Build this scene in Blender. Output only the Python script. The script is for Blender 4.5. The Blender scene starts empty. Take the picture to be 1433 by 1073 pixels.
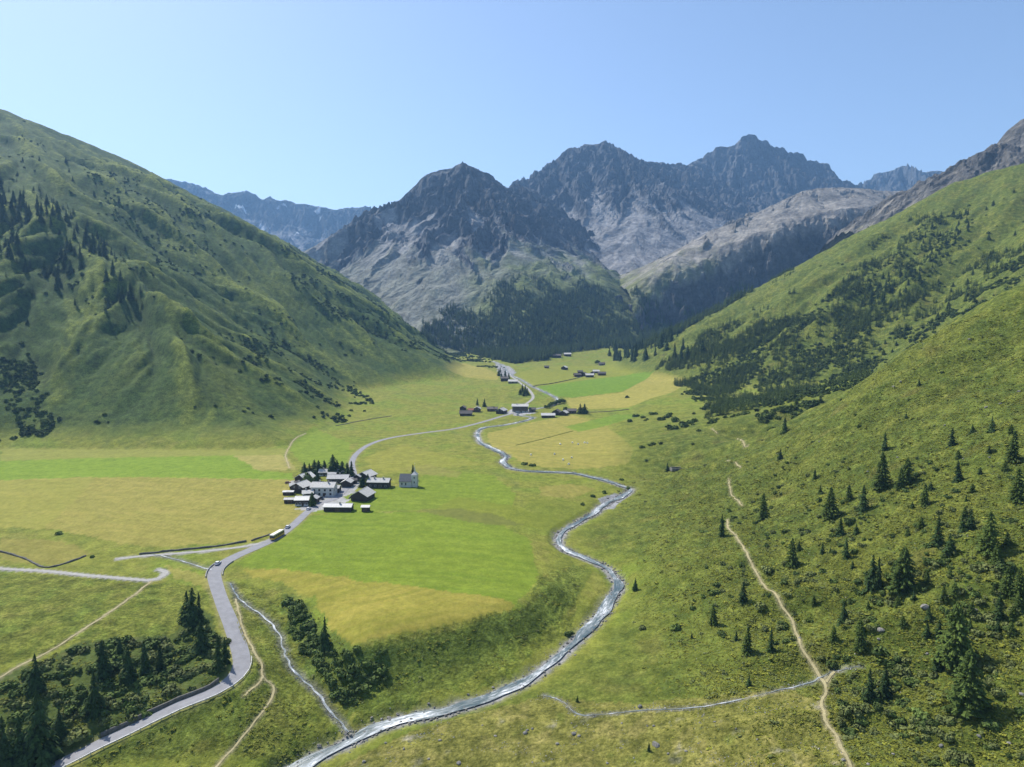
import bpy, bmesh, math, random, time
import numpy as np
from mathutils import Vector, Matrix
T0 = time.time()
random.seed(7)
R = math.radians
SC = bpy.context.scene
COL = SC.collection

# ------------------------------------------------------------------ camera
PW, PH, FPX = 1433.0, 1073.0, 955.3          # survey frame of the photograph
CAMZ = 113.0
PITCH = math.atan((PH / 2 - 465.0) / FPX)
cam_d = bpy.data.cameras.new('camera'); cam = bpy.data.objects.new('camera', cam_d); COL.objects.link(cam)
cam_d.sensor_width = 36.0; cam_d.lens = 24.0; cam_d.clip_start = 1.0; cam_d.clip_end = 40000.0
cam.location = (0, 0, CAMZ); cam.rotation_euler = (math.pi / 2 - PITCH, 0, 0)
SC.camera = cam

# ------------------------------------------------------------------ sky, sun, exposure
SUN_AZ = (-0.72, 0.69); SUN_EL = R(50)
w = bpy.data.worlds.new('World'); SC.world = w; w.use_nodes = True
nt = w.node_tree; nt.nodes.clear()
sky = nt.nodes.new('ShaderNodeTexSky'); sky.sky_type = 'NISHITA'; sky.sun_disc = False
sky.sun_elevation = SUN_EL; sky.sun_rotation = math.atan2(SUN_AZ[0], SUN_AZ[1])
sky.altitude = 1500; sky.air_density = 1.0; sky.dust_density = 2.1; sky.ozone_density = 1.0
bg = nt.nodes.new('ShaderNodeBackground'); bg.inputs['Strength'].default_value = 0.125
out = nt.nodes.new('ShaderNodeOutputWorld')
nt.links.new(sky.outputs[0], bg.inputs[0]); nt.links.new(bg.outputs[0], out.inputs[0])
sd = bpy.data.lights.new('sun', 'SUN'); sd.energy = 4.6; sd.angle = R(0.53); sd.color = (1.0, 0.95, 0.87)
sun = bpy.data.objects.new('sun', sd); COL.objects.link(sun); sun.location = (-300, 300, 900)
n_ = math.hypot(*SUN_AZ)
SUNV = Vector((SUN_AZ[0] / n_ * math.cos(SUN_EL), SUN_AZ[1] / n_ * math.cos(SUN_EL), math.sin(SUN_EL)))
sun.rotation_euler = SUNV.to_track_quat('Z', 'Y').to_euler()
vs = SC.view_settings; vs.view_transform = 'Standard'; vs.look = 'None'; vs.gamma = 1.0; vs.use_curve_mapping = False
vs.exposure = 0.62
cy = SC.cycles
cy.use_denoising = True
try: cy.denoiser = 'OPENIMAGEDENOISE'
except Exception: pass
cy.max_bounces = 5; cy.diffuse_bounces = 2; cy.glossy_bounces = 2; cy.transmission_bounces = 2
cy.volume_bounces = 0; cy.transparent_max_bounces = 4
cy.use_adaptive_sampling = True; cy.adaptive_threshold = 0.02
cy.caustics_reflective = False; cy.caustics_refractive = False

# ------------------------------------------------------------------ helpers: survey rays, noise
CP, SP = math.cos(PITCH), math.sin(PITCH)
def ray(u, v):
    a = (u - PW / 2) / FPX; b = -(v - PH / 2) / FPX
    return a, CP + b * SP, b * CP - SP
def PY(u, v, Y):                                # point of the place seen at (u, v), Y metres up the valley
    x, y, z = ray(u, v); t = Y / y
    return (x * t, Y, CAMZ + z * t)
def PZ(u, v, zz):                               # the same, at height zz
    x, y, z = ray(u, v); t = (zz - CAMZ) / z
    return (x * t, y * t, zz)

_rng = np.random.RandomState(3)
_perm = np.concatenate([_rng.permutation(256)] * 3)
_ang = np.linspace(0, 2 * np.pi, 256, endpoint=False)
_gx, _gy = np.cos(_ang).astype(np.float32), np.sin(_ang).astype(np.float32)
def perlin(x, y, seed=0):
    x = np.asarray(x, np.float32) + seed * 17.13; y = np.asarray(y, np.float32) + seed * 7.77
    xf = np.floor(x); yf = np.floor(y)
    xi = xf.astype(np.int32) & 255; yi = yf.astype(np.int32) & 255
    fx = x - xf; fy = y - yf
    u = fx * fx * fx * (fx * (fx * 6 - 15) + 10); v = fy * fy * fy * (fy * (fy * 6 - 15) + 10)
    def g(ix, iy, dx, dy):
        h = _perm[_perm[ix] + iy]
        return _gx[h] * dx + _gy[h] * dy
    a = g(xi, yi, fx, fy); b = g(xi + 1, yi, fx - 1, fy)
    c = g(xi, yi + 1, fx, fy - 1); d = g(xi + 1, yi + 1, fx - 1, fy - 1)
    return ((a + u * (b - a)) * (1 - v) + (c + u * (d - c)) * v) * 1.5
def fbm(x, y, sc, octv=4, seed=0, gain=0.5, lac=2.1):
    t = 0; amp = 1; tot = 0
    for i in range(octv):
        t = t + amp * perlin(x / sc, y / sc, seed + i * 3); tot += amp
        amp *= gain; sc /= lac
    return t / tot
def ridged(x, y, sc, octv=4, seed=0, gain=0.5, lac=2.1):
    t = 0; amp = 1; tot = 0; w_ = 1
    for i in range(octv):
        n = 1 - np.abs(perlin(x / sc, y / sc, seed + i * 5)) * 1.3
        n = np.clip(n, 0, 1) ** 2
        t = t + amp * n * w_; tot += amp; w_ = np.clip(n * 1.6, 0, 1)
        amp *= gain; sc /= lac
    return t / tot
def sstep(a, b, x):
    t = np.clip((x - a) / (b - a), 0, 1); return t * t * (3 - 2 * t)
def smax(a, b, k):
    h = np.clip(0.5 + 0.5 * (a - b) / k, 0, 1)
    return b + (a - b) * h + k * h * (1 - h)
def seg_dist(x, y, pts, vals=None):
    """distance to a plan polyline, arc length there, and interpolated values there"""
    P = np.asarray(pts, np.float64)[:, :2]; best = np.full(np.shape(x), 1e9); s0 = 0.0
    S = np.zeros(np.shape(x)); V = None if vals is None else np.zeros(np.shape(x)); side = np.zeros(np.shape(x))
    for i in range(len(P) - 1):
        ax, ay = P[i]; dx, dy = P[i + 1] - P[i]; L = math.hypot(dx, dy) + 1e-9
        t = np.clip(((x - ax) * dx + (y - ay) * dy) / (L * L), 0, 1)
        d = np.hypot(x - ax - t * dx, y - ay - t * dy)
        m = d < best; best = np.where(m, d, best); S = np.where(m, s0 + t * L, S)
        side = np.where(m, np.sign(dx * (y - ay) - dy * (x - ax)), side)
        if vals is not None: V = np.where(m, vals[i] + t * (vals[i + 1] - vals[i]), V)
        s0 += L
    return best, S, V, side
def inside(x, y, poly):
    c = np.zeros(np.shape(x), bool); P = poly; j = len(P) - 1
    for i in range(len(P)):
        xi, yi = P[i][0], P[i][1]; xj, yj = P[j][0], P[j][1]
        c ^= ((yi > y) != (yj > y)) & (x < (xj - xi) * (y - yi) / (yj - yi + 1e-12) + xi)
        j = i
    return c
def crest(x, y, ridges):
    """landform from crest lines: each crest point (x, y, z, slope near the crest, slope of the foot, length of the steep part)"""
    Z = np.full(np.shape(x), -1e6); S = np.zeros(np.shape(x)); D = np.zeros(np.shape(x)); off = 0.0
    for rid in ridges:
        for a, b in zip(rid[:-1], rid[1:]):
            dx, dy = b[0] - a[0], b[1] - a[1]; L = math.hypot(dx, dy) + 1e-9
            t = np.clip(((x - a[0]) * dx + (y - a[1]) * dy) / (L * L), 0, 1)
            d = np.hypot(x - a[0] - t * dx, y - a[1] - t * dy)
            zc = a[2] + t * (b[2] - a[2]); s0 = a[3] + t * (b[3] - a[3]); s1 = a[4] + t * (b[4] - a[4]); dd = a[5] + t * (b[5] - a[5])
            z = zc - s1 * d - (s0 - s1) * dd * (1 - np.exp(-d / dd))
            m = z > Z; Z = np.where(m, z, Z); S = np.where(m, off + t * L, S); D = np.where(m, d, D)
            off += L
        off += 500.0
    return Z, S, D

def gullies(x, y, gx, gy, cell, octv=4, branch=1.2, seed=0, gain=.5):
    """runnels that follow the fall line: value about -1 (runnel) .. 1 (rib)"""
    x = np.asarray(x, np.float32) / cell; y = np.asarray(y, np.float32) / cell
    m = np.sqrt(gx * gx + gy * gy) + 1e-6
    bx = (gy / m).astype(np.float32); by = (-gx / m).astype(np.float32)
    H = np.zeros(x.shape, np.float32); HX = np.zeros_like(H); HY = np.zeros_like(H); a = 1.0; f = 1.0; tot = 0
    tw = np.float32(2 * np.pi * 1.7)
    for o in range(octv):
        dx = bx - HY * branch; dy = by + HX * branch; l = np.sqrt(dx * dx + dy * dy) + 1e-6
        k = np.minimum(1.0, 1.0 / l) * 1.0; dx = dx * k; dy = dy * k
        px = x * f; py = y * f; ix = np.floor(px); iy = np.floor(py); fx = px - ix; fy = py - iy
        ii = ix.astype(np.int32); jj = iy.astype(np.int32)
        va = np.zeros_like(H); vx = np.zeros_like(H); vy = np.zeros_like(H); wt = np.zeros_like(H)
        for i in (-2, -1, 0, 1):
            for j in (-2, -1, 0, 1):
                h = _perm[_perm[(ii - i + seed * 7 + o * 31) & 255] + ((jj - j) & 255)]
                h2 = _perm[h + 1]
                qx = fx + i - h * np.float32(.5 / 255); qy = fy + j - h2 * np.float32(.5 / 255)
                wgt = np.exp(-2.0 * (qx * qx + qy * qy)); mg = (qx * dx + qy * dy) * tw
                sn = -np.sin(mg) * wgt
                va += np.cos(mg) * wgt; vx += sn * dx; vy += sn * dy; wt += wgt
        H = H + va / wt * a; HX = HX + vx / wt * a * 1.0; HY = HY + vy / wt * a * 1.0; tot += a
        a *= gain; f *= 2.0
    return H / tot

# ------------------------------------------------------------------ the lie of the land
RIVER = [(392,1085,-28.2),(420,1070,-27),(470,1045,-25.6),(520,1020,-24.5),(570,1003,-23.3),(620,993,-22),(680,975,-21),(740,948,-19.5),(785,915,-18),(820,880,-16.5),(850,845,-14.8),(865,820,-13.5),(855,798,-12.3),(825,782,-11.2),(795,769,-10.2),(782,757,-9.4),(785,745,-8.6),(805,732,-7.8),(830,717,-6.6),(850,703,-5.6),(872,692,-4.6),(882,685,-3.6),(872,679,-2.6),(835,668,-1.5),(800,661,-0.6),(760,659,0.2),(722,656,0.9),(704,646,1.8),(708,637,2.6),(690,627,3.2),(673,618,4.0),(668,606,5.0),(676,598,5.8),(705,594,6.6),(738,587,8.2),(744,583,9.0),(724,580,10.0),(735,574,10.8),(772,567,13),(778,556,18),(745,540,27),(730,531,31),(712,522,35),(705,512,40),(690,505,45)]
RIVP = [PZ(*p) for p in RIVER]
CTRL = [PZ(*p) for p in [
 (-80,640,4),(0,650,3),(130,640,3.5),(260,640,3),(400,640,3),(0,700,1),(200,700,1),(340,690,.6),(420,690,0),(560,690,0),(680,690,-.6),(760,700,-2),
 (0,735,-1),(100,735,-1),(220,745,-1.4),(380,753,-2),(500,760,-2.5),(650,760,-3),(735,760,-5),
 (340,792,-3.6),(420,800,-4),(500,820,-5),(640,820,-5.5),(735,825,-7.5),
 (430,840,-6),(470,880,-7.5),(500,898,-8),(600,882,-8),
 (500,903,-8.2),(560,893,-8.2),(620,881,-8.2),(690,868,-8.2),(735,850,-8),(768,822,-7.6),(510,962,-18.8),(560,950,-18.2),(620,935,-17.6),(690,914,-16.6),(745,888,-15.4),(785,850,-13.2),
 (500,990,-22),(540,985,-21.3),(600,968,-20),(660,945,-19),(700,935,-18.2),(770,880,-15.8),(810,840,-13.4),(835,800,-11.6),
 (560,560,16),(620,560,14),(690,562,13),(650,600,6),(500,600,6.5),(560,620,4),(600,650,1.5),(500,645,2),(800,630,3),(850,600,7),(880,640,5),(760,620,4),(780,590,9),(850,575,13),(800,560,15),(900,545,25),(940,555,26),
 (820,520,34),(900,520,35),(720,530,31),(760,515,41),(830,500,50),(900,500,50),(780,497,56),(640,530,29),(600,540,22),(560,520,32),(650,515,40),
 (20,765,-2.5),(100,760,-2.8),(60,790,-4.2),(200,775,-3.4),(260,790,-4),(230,800,-4.2),(0,800,-4.4),(100,805,-4.4),
 (0,850,-4.5),(100,850,-4.5),(200,850,-5.4),(0,900,-6.5),(120,890,-6.2),(230,885,-7),(-60,930,-8),
 (0,945,-9),(60,915,-8),(0,1000,-15),(60,980,-13),(150,960,-12.5),(240,930,-11.5),(290,905,-10.5),
 (300,800,-4.3),(318,860,-6.5),(335,905,-9),(340,935,-10.5),(318,958,-12),(260,988,-15),(180,1025,-18.6),(110,1057,-21.5),(60,1085,-24),
 (370,860,-9),(400,900,-13.5),(430,950,-18),(470,1000,-22.5),(490,1020,-24),(345,830,-7),(360,900,-11),(400,960,-17.5),(390,1000,-19.5),(320,1010,-18),(240,1050,-21.5),(330,1065,-24),(440,1020,-23),(400,1050,-25.5),
 (445,915,-13.5),(460,950,-17),(425,870,-9.5),
 (560,1045,-23),(640,1040,-21),(760,990,-18.7),(700,1040,-20),(800,1060,-18),(900,1000,-13.5),(900,1060,-14.5),(850,930,-15),(1000,990,-8.5),(1050,1050,-6.5),(1150,945,0),(1170,1050,-.5),(1100,900,1)]]
CTRL += RIVP[1:]
CTRL += [PY(*p) for p in [
 (900,850,300),(930,790,330),(960,740,372),(985,700,420),(920,720,430),(900,670,540),(1030,720,378),(1020,660,480),(990,605,620),(960,640,560),(1100,800,290),(1100,640,440),(1150,880,240),(1200,820,255),(1200,720,308),
 (1300,900,212),(1300,780,245),(1300,640,330),(1433,1000,170),(1433,850,205),(1433,700,255),(1433,560,350),(1433,470,420),(1300,560,392),(1200,600,405),(1180,568,470),(1260,508,470),(1340,455,468),(1420,404,470),(1090,600,540),(1433,1073,158),(1250,1000,190)]]
CTRL += [(300,590,62),(400,600,110),(240,640,36),(520,560,190),(350,200,112),(500,350,205),(700,350,300),(300,90,90),(170,110,18),(-300,150,-26),(-420,260,-8),(-520,420,0),(-700,560,4),(-350,330,-2),(-300,420,-1),
 (0,110,-30),(60,150,-16),(-120,120,-36),(-230,170,-28),(-700,800,6),(-500,800,8),(-300,900,10),(-300,1200,24),(-600,1400,40),(300,900,26),(350,1200,40),(600,900,60),(700,1300,60),(-600,2000,70),(0,1900,66),(300,1800,66),(700,1800,80),
 (-700,2600,140),(0,2300,120),(400,2300,140),(900,2300,190),(-900,3400,260),(0,3000,260),(700,3000,330),(1400,3200,420),(1400,2000,260),PY(890,414,2800),PY(930,405,2950),PY(945,385,3300),PY(970,365,3650),PY(850,420,2700),(-1600,1500,120),(-1600,2600,180),(-900,1000,10),(900,500,330)]
_C = np.array(CTRL, np.float64)
_c2 = (2.0 + 0.012 * np.hypot(_C[:, 0], _C[:, 1])) ** 2
def _phi(dx, dy, c2): return np.sqrt(dx * dx + dy * dy + c2)
_A = _phi(_C[:, None, 0] - _C[None, :, 0], _C[:, None, 1] - _C[None, :, 1], _c2[None, :])
_A += np.eye(len(_C)) * (-0.6)
_n = len(_C); _M = np.zeros((_n + 3, _n + 3)); _M[:_n, :_n] = _A
_M[:_n, _n] = 1; _M[:_n, _n + 1:] = _C[:, :2]; _M[_n:, :_n] = _M[:_n, _n:].T
_W = np.linalg.solve(_M, np.concatenate([_C[:, 2], np.zeros(3)]))
def base(x, y):
    z = _W[_n] + _W[_n + 1] * x + _W[_n + 2] * y
    for i in range(_n): z = z + _W[i] * np.sqrt((x - _C[i, 0]) ** 2 + (y - _C[i, 1]) ** 2 + _c2[i])
    return z

def cp(u, v, Y, s0, s1, d): return PY(u, v, Y) + (s0, s1, d)
LEFT = [[(-2300,1150,900,.62,.36,300), cp(0,150,1750,.62,.36,220), cp(130,202,1880,.62,.36,220), cp(250,253,2000,.62,.36,220), cp(330,300,2150,.62,.36,200), cp(400,343,2250,.62,.38,160), cp(470,380,2350,.6,.4,150), cp(560,430,2350,.58,.42,120), cp(640,481,2150,.55,.42,100), cp(690,512,1950,.5,.4,60)]]
LFOOT = [(-1500,560,4), PZ(-250,640,4), PZ(0,628,3.5), PZ(140,628,3), PZ(330,627,3), PZ(398,625,3), PZ(428,606,5.5), PZ(495,580,10), PZ(530,548,19), PZ(600,539,23), PZ(685,531,32), PZ(708,512,42), (-60,2300,110)]
def left_hill(x, y):
    zc, s_, d_ = crest(x, y, LEFT)
    df, sf, _, sd_ = seg_dist(x, y, LFOOT)
    df = df * sd_ + 16 * perlin(x / 120., y / 120., 15) * sstep(0, 60, df)
    far = sstep(900, 1300, y) * sstep(-500, -100, x)
    zf = (.60 - .1 * far) * df - 14 * (1 - np.exp(-np.maximum(df, 0) / 45.)) + 8
    zf = np.where(df > 0, zf, df * .8 + 8)
    k = 40.0; h = np.clip(.5 + .5 * (zc - zf) / k, 0, 1)
    return zc + (zf - zc) * h - k * h * (1 - h), s_, d_
RIGHT2 = [[(1500,700,720,.6,.55,300), cp(1600,165,1300,.6,.55,300), cp(1433,226,1350,.6,.55,200), cp(1340,252,1400,.6,.55,200), cp(1250,302,1450,.6,.52,200), cp(1180,347,1500,.58,.5,150), cp(1100,402,1600,.55,.46,120), cp(1030,455,1700,.5,.4,80), cp(985,492,1780,.4,.35,60)]]
GULLY = [PY(1500,330,560), PY(1330,440,590), PY(1180,545,600), PY(1060,600,600)]
RIDGEL = None
def land(x, y):
    b = base(x, y)
    far = sstep(250, 900, y)
    zl, sl, dl = left_hill(x, y); zr, sr, dr = crest(x, y, RIGHT2)
    z = smax(b, zl, 5.0); z = smax(z, zr, 14.0)
    E = np.zeros(x.shape)
    mk = z - b > 2
    gx_, gy_ = [], []
    e = 70.0; X_, Y_ = x[mk], y[mk]
    def zz(a_, b_): return np.maximum(left_hill(a_, b_)[0], crest(a_, b_, RIGHT2)[0])
    gx_ = zz(X_ + e, Y_) - zz(X_ - e, Y_); gy_ = zz(X_, Y_ + e) - zz(X_, Y_ - e)
    wx_ = X_ + 25 * perlin(X_ / 160., Y_ / 160., 5); wy_ = Y_ + 25 * perlin(X_ / 160., Y_ / 160., 6)
    E[mk] = gullies(wx_, wy_, gx_, gy_, 215., 5, .6, 3, .5)
    dm = np.minimum(np.where(zl > zr, dl, dr), 400)
    z = z + E * np.where(zl > zr, 33, 20) * sstep(3, 110, z - b) * (.25 + .75 * sstep(10, 260, dm))
    z = z + fbm(x, y, 120, 4, 21) * 9 * sstep(10, 120, z - b) * sstep(0, 150, dm)
    hill = sstep(1.5, 22, z - b)
    # right slope undulation, tussocks and old terraces
    rs = sstep(0, 70, x - 22 - .09 * y) * sstep(900, 500, y)
    dg, sg, _, _ = seg_dist(x, y, GULLY)
    z = z - 16 * np.exp(-(dg / 38.) ** 2)
    z = z + rs * (fbm(x, y, 60, 4, 41) * 4.5 + (ridged(y + x * .35, x * .22, 44, 3, 45) - .4) * 6.0)
    return z, hill, rs, E

# ------------------------------------------------------------------ valley ground: fine near the viewpoint, coarser up the valley
NT, NR = 900, 610
TH = np.linspace(R(-52), R(52), NT); LR0, LR1 = math.log(105.0), math.log(4700.0)
RR = np.exp(np.linspace(LR0, LR1, NR))
GX = np.sin(TH)[None, :] * RR[:, None]; GY = np.cos(TH)[None, :] * RR[:, None]
GZ, HILL, RSL, ERO = land(GX, GY)
def zat(x, y):
    x = np.asarray(x, float); y = np.asarray(y, float)
    r = np.clip(np.hypot(x, y), 105.1, 4690); th = np.clip(np.arctan2(x, y), TH[0] + 1e-4, TH[-1] - 1e-4)
    fi = (np.log(r) - LR0) / (LR1 - LR0) * (NR - 1); fj = (th - TH[0]) / (TH[-1] - TH[0]) * (NT - 1)
    i = np.clip(fi.astype(int), 0, NR - 2); j = np.clip(fj.astype(int), 0, NT - 2); a = fi - i; b = fj - j
    return (GZ[i, j] * (1 - a) + GZ[i + 1, j] * a) * (1 - b) + (GZ[i, j + 1] * (1 - a) + GZ[i + 1, j + 1] * a) * b
_ts = np.exp(np.linspace(math.log(110), math.log(3600), 2600))
def hit(u, v):
    """where the survey ray through (u, v) meets the ground"""
    x, y, z = ray(u, v); L = math.hypot(x, y)
    X = x / L * _ts; Y = y / L * _ts; Z = CAMZ + z / L * _ts
    d = Z - zat(X, Y); k = np.argmax(d < 0)
    if d[k] >= 0: k = len(_ts) - 1
    if k == 0: return float(X[0]), float(Y[0]), float(zat(X[0], Y[0]))
    f = d[k - 1] / (d[k - 1] - d[k] + 1e-9)
    xx = X[k - 1] + f * (X[k] - X[k - 1]); yy = Y[k - 1] + f * (Y[k] - Y[k - 1])
    return float(xx), float(yy), float(zat(xx, yy))
def hits(l): return [hit(*p) for p in l]
def spline(pts, step):
    P = [np.array(p, float) for p in pts]; P = [2 * P[0] - P[1]] + P + [2 * P[-1] - P[-2]]; o = []
    for i in range(1, len(P) - 2):
        n = max(2, int(np.linalg.norm(P[i + 1] - P[i]) / step))
        for k in range(n):
            t = k / n
            o.append(.5 * (2 * P[i] + (P[i + 1] - P[i - 1]) * t + (2 * P[i - 1] - 5 * P[i] + 4 * P[i + 1] - P[i + 2]) * t * t + (3 * P[i] - 3 * P[i + 1] + P[i + 2] - P[i - 1]) * t ** 3))
    o.append(P[-2]); return np.array(o)
def smooth1(a, n):
    for _ in range(n):
        b = a.copy(); b[1:-1] = .25 * a[:-2] + .5 * a[1:-1] + .25 * a[2:]; a = b
    return a
ROAD_PX = [(40,1095),(75,1075),(110,1056),(180,1021),(250,988),(300,966),(328,944),(338,926),(335,905),(324,875),(312,845),(303,820),(300,803),(308,791),(330,778),(360,765),(385,753),(410,735),(432,715),(450,704),(470,697),(480,688),(489,676),(495,664),(493,654),(493,645),(500,634),(517,622),(545,613),(590,606),(635,600),(670,592),(700,583),(718,578)]
ROAD2_PX = [(718,578),(726,570),(738,564),(746,556),(741,546),(731,538),(722,531),(712,524)]
TRACK_PX = [[(165,782),(200,778),(240,775),(300,770),(345,764),(372,758)], [(-40,792),(0,796),(60,799),(120,805),(180,810),(212,812),(228,806),(231,800),(222,797)]]
PATHS_PX = [[(213,812),(180,838),(130,872),(85,902),(40,925),(0,947),(-30,962)],
 [(1195,1085),(1183,1055),(1170,1030),(1155,1005),(1150,985),(1157,965),(1150,950),(1138,930),(1122,905),(1112,880),(1105,860),(1090,840),(1070,820),(1058,800),(1048,780),(1040,765),(1028,748),(1019,738),(1018,727)],
 [(1157,955),(1164,946),(1170,938)], [(1039,708),(1028,697),(1022,684),(1019,670)], [(1036,653),(1030,647),(1018,644)], [(1047,624),(1040,618),(1032,613)], [(1004,606),(996,600)],
 [(330,838),(336,865),(345,892),(358,915),(367,933),(368,948),(382,962),(377,982),(345,1025),(300,1075)], [(368,945),(358,960),(340,974)],
 [(405,655),(400,635),(412,615),(428,606)], [(655,488),(668,496),(682,508)]]
BROOK_PX = [(212,776),(235,779),(262,786),(296,797)], [(322,815),(328,826),(336,838),(352,850),(370,862),(385,878),(392,892),(398,910),(405,930),(420,945),(435,960),(450,975),(465,998),(480,1012),(489,1023)]
RILL_PX = [(1205,932),(1170,938),(1148,949),(1120,958),(1080,967),(1040,977),(1000,985),(950,991),(900,993),(850,998),(815,1000),(800,993),(786,980),(760,972)]

def carve(path, half, blend, dz, depth=None):
    """level the ground along a line: z of the line (+dz) within half, easing out over blend"""
    global GZ
    P = np.asarray(path); x0, x1 = P[:, 0].min() - 60, P[:, 0].max() + 60; y0, y1 = P[:, 1].min() - 60, P[:, 1].max() + 60
    m = (GX > x0) & (GX < x1) & (GY > y0) & (GY < y1)
    idx = np.nonzero(m); x = GX[idx]; y = GY[idx]
    best = np.full(x.shape, 1e9); zz = np.zeros(x.shape)
    for k in range(len(P) - 1):
        dx, dy, dzz = P[k + 1] - P[k]; L2 = dx * dx + dy * dy + 1e-9
        near = np.nonzero((np.abs(x - P[k, 0]) < 45) & (np.abs(y - P[k, 1]) < 45))[0]
        if not len(near): continue
        t = np.clip(((x[near] - P[k, 0]) * dx + (y[near] - P[k, 1]) * dy) / L2, 0, 1)
        d = np.hypot(x[near] - P[k, 0] - t * dx, y[near] - P[k, 1] - t * dy)
        b = d < best[near]; nb = near[b]; best[nb] = d[b]; zz[nb] = P[k, 2] + t[b] * dzz
    f = 1 - sstep(half, half + blend, best)
    GZ[idx] = GZ[idx] * (1 - f) + (zz + dz) * f
    D = np.full(GX.shape, 1e9); D[idx] = best
    return D
road_line = spline(hits(ROAD_PX), 3.0); road_line[:, 2] = smooth1(zat(road_line[:, 0], road_line[:, 1]), 60)
road2_line = spline(hits(ROAD2_PX), 5.0); road2_line[:, 2] = smooth1(zat(road2_line[:, 0], road2_line[:, 1]), 20)
track_lines = []
for t in TRACK_PX:
    l = spline(hits(t), 3.0); l[:, 2] = smooth1(zat(l[:, 0], l[:, 1]), 20); track_lines.append(l)
path_lines = []
for t in PATHS_PX:
    l = spline(hits(t), 1.5); l[:, 0] += .5 * perlin(l[:, 1] / 6., l[:, 0] / 6., 3); l[:, 2] = smooth1(zat(l[:, 0], l[:, 1]), 4); path_lines.append(l)
riv_line = spline(RIVP, 2.5); riv_line[:, 0] += 1.2 * perlin(riv_line[:, 1] / 14., riv_line[:, 0] / 14., 13)
riv_line[:, 2] = np.maximum.accumulate(smooth1(riv_line[:, 2], 10))
brook_lines = [spline(hits(b), 1.5) for b in BROOK_PX]; rill_line = spline(hits(RILL_PX), 1.5)
for l in brook_lines + [rill_line]:
    l[:, 0] += .9 * perlin(l[:, 1] / 5., l[:, 0] / 5., 23); l[:, 2] = smooth1(zat(l[:, 0], l[:, 1]), 6)
rw = 2.6 + 1.1 * perlin(np.arange(len(riv_line)) / 9., np.zeros(len(riv_line)), 2)
rw = rw * np.interp(riv_line[:, 1], [220, 320, 420, 560, 900], [1.0, 1.25, 1.0, .95, .8])
D_riv = carve(riv_line, 3.0, 5.0, -0.9)
# steep outer bank beside the river
D_bro = [carve(l, .9, 2.6, -0.5) for l in brook_lines]; D_ril = carve(rill_line, .6, 1.8, -.3)
# terracettes (cattle steps) on the steep banks
bank = [hits([(330,960),(345,1010),(240,1060),(110,1073),(250,1000)]), hits([(560,905),(640,885),(735,850),(800,790),(830,800),(800,850),(740,900),(640,960),(540,985),(510,950)])]
for bp in bank:
    m = inside(GX, GY, bp).astype(float)
    ph = GZ / 1.9 + 1.1 * perlin(GX / 13., GY / 13., 61); fr = ph - np.floor(ph)
    GZ = GZ + m * 1.5 * (sstep(.2, .8, fr) - fr) * np.clip(.6 + perlin(GX / 20., GY / 20., 71), 0, 1)
D_tr = [carve(l, 1.7, 2.5, 0.0) for l in track_lines]
D_rd2 = carve(road2_line, 2.6, 3, 0.0)
D_rd = carve(road_line, 3.3, 4.0, 0.0)
D_pa = [carve(l, .6, .9, -.05) for l in path_lines]
# tussocks
tuss = 1 - np.exp(-np.minimum(np.minimum(D_rd, D_rd2), np.minimum(D_tr[0], D_tr[1])) / 4.)
GZ = GZ + tuss * (RSL * .9 + (1 - RSL) * .12) * (fbm(GX, GY, 7, 2, 81) * .8)
GZ = GZ + HILL * fbm(GX, GY, 30, 3, 91) * 3.0 * sstep(300, 700, GY)

# slope of the ground
def grads():
    dzr = np.gradient(GZ, axis=0) / np.gradient(RR)[:, None]; dzt = np.gradient(GZ, axis=1) / (RR[:, None] * (TH[1] - TH[0]))
    return np.hypot(dzr, dzt)
SLP = grads()

# ------------------------------------------------------------------ ground colours (what grows or lies where, some light and shade painted in)
def C(*c): return np.array(c, float)
col = np.zeros(GX.shape + (3,))
def put(mask, c):
    global col
    m = np.clip(mask, 0, 1)[..., None]; col = col * (1 - m) + np.asarray(c) * m
n1 = fbm(GX, GY, 60, 4, 101); n2 = fbm(GX, GY, 14, 4, 111); n3 = fbm(GX, GY, 4, 3, 121); n4 = fbm(GX, GY, 220, 3, 131)
MEADOW, GREEN, HAY = C(.175,.19,.028), C(.145,.2,.018), C(.255,.232,.05)
DRY, HEATH, BRIGHT = C(.21,.19,.045), C(.052,.086,.016), C(.165,.2,.028)
rough = np.ones(GX.shape) * .55
put(np.ones(GX.shape), MEADOW)
put(sstep(-.1, .3, n1) * .55, C(.13,.195,.02)); put(sstep(.05, .35, n2) * .4, DRY); put(sstep(.1, .4, -n2 - .5 * n1) * .4, C(.12,.15,.022)); put(sstep(.12, .02, np.abs(perlin(GX / 55., GY / 90., 171))) * sstep(.1, .4, perlin(GX / 120., GY / 120., 172)) * .35, C(.1,.125,.03))
jx = GX + n3 * 1.6 + n2 * 2.0; jy = GY + n3 * 1.6 + n2 * 3.0
def field(px, c, a=1.0, streak=0.0, ang=0.0, wl=3.0):
    m = inside(jx, jy, hits(px)).astype(float) * a
    global rough
    rough = rough * (1 - m * .5); put(m, c)
    if streak:
        q = GX * math.sin(ang) + GY * math.cos(ang) + 2.2 * n1 * 4; p_ = GX * math.cos(ang) - GY * math.sin(ang)
        s = perlin(q / wl, p_ / (wl * 22), 7) + .5 * perlin(q / (wl * .45), p_ / (wl * 10), 9)
        put(m * sstep(.0, .7, s) * streak, np.asarray(c) * C(1.3, 1.2, 1.4)); put(m * sstep(.0, .7, -s) * streak, np.asarray(c) * C(.74, .84, .62))
        mow = np.sin(q / wl * 2.6 + 1.5 * n1); put(m * .34 * (mow > .55), np.asarray(c) * C(1.18, 1.12, 1.2))
    return m
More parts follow.
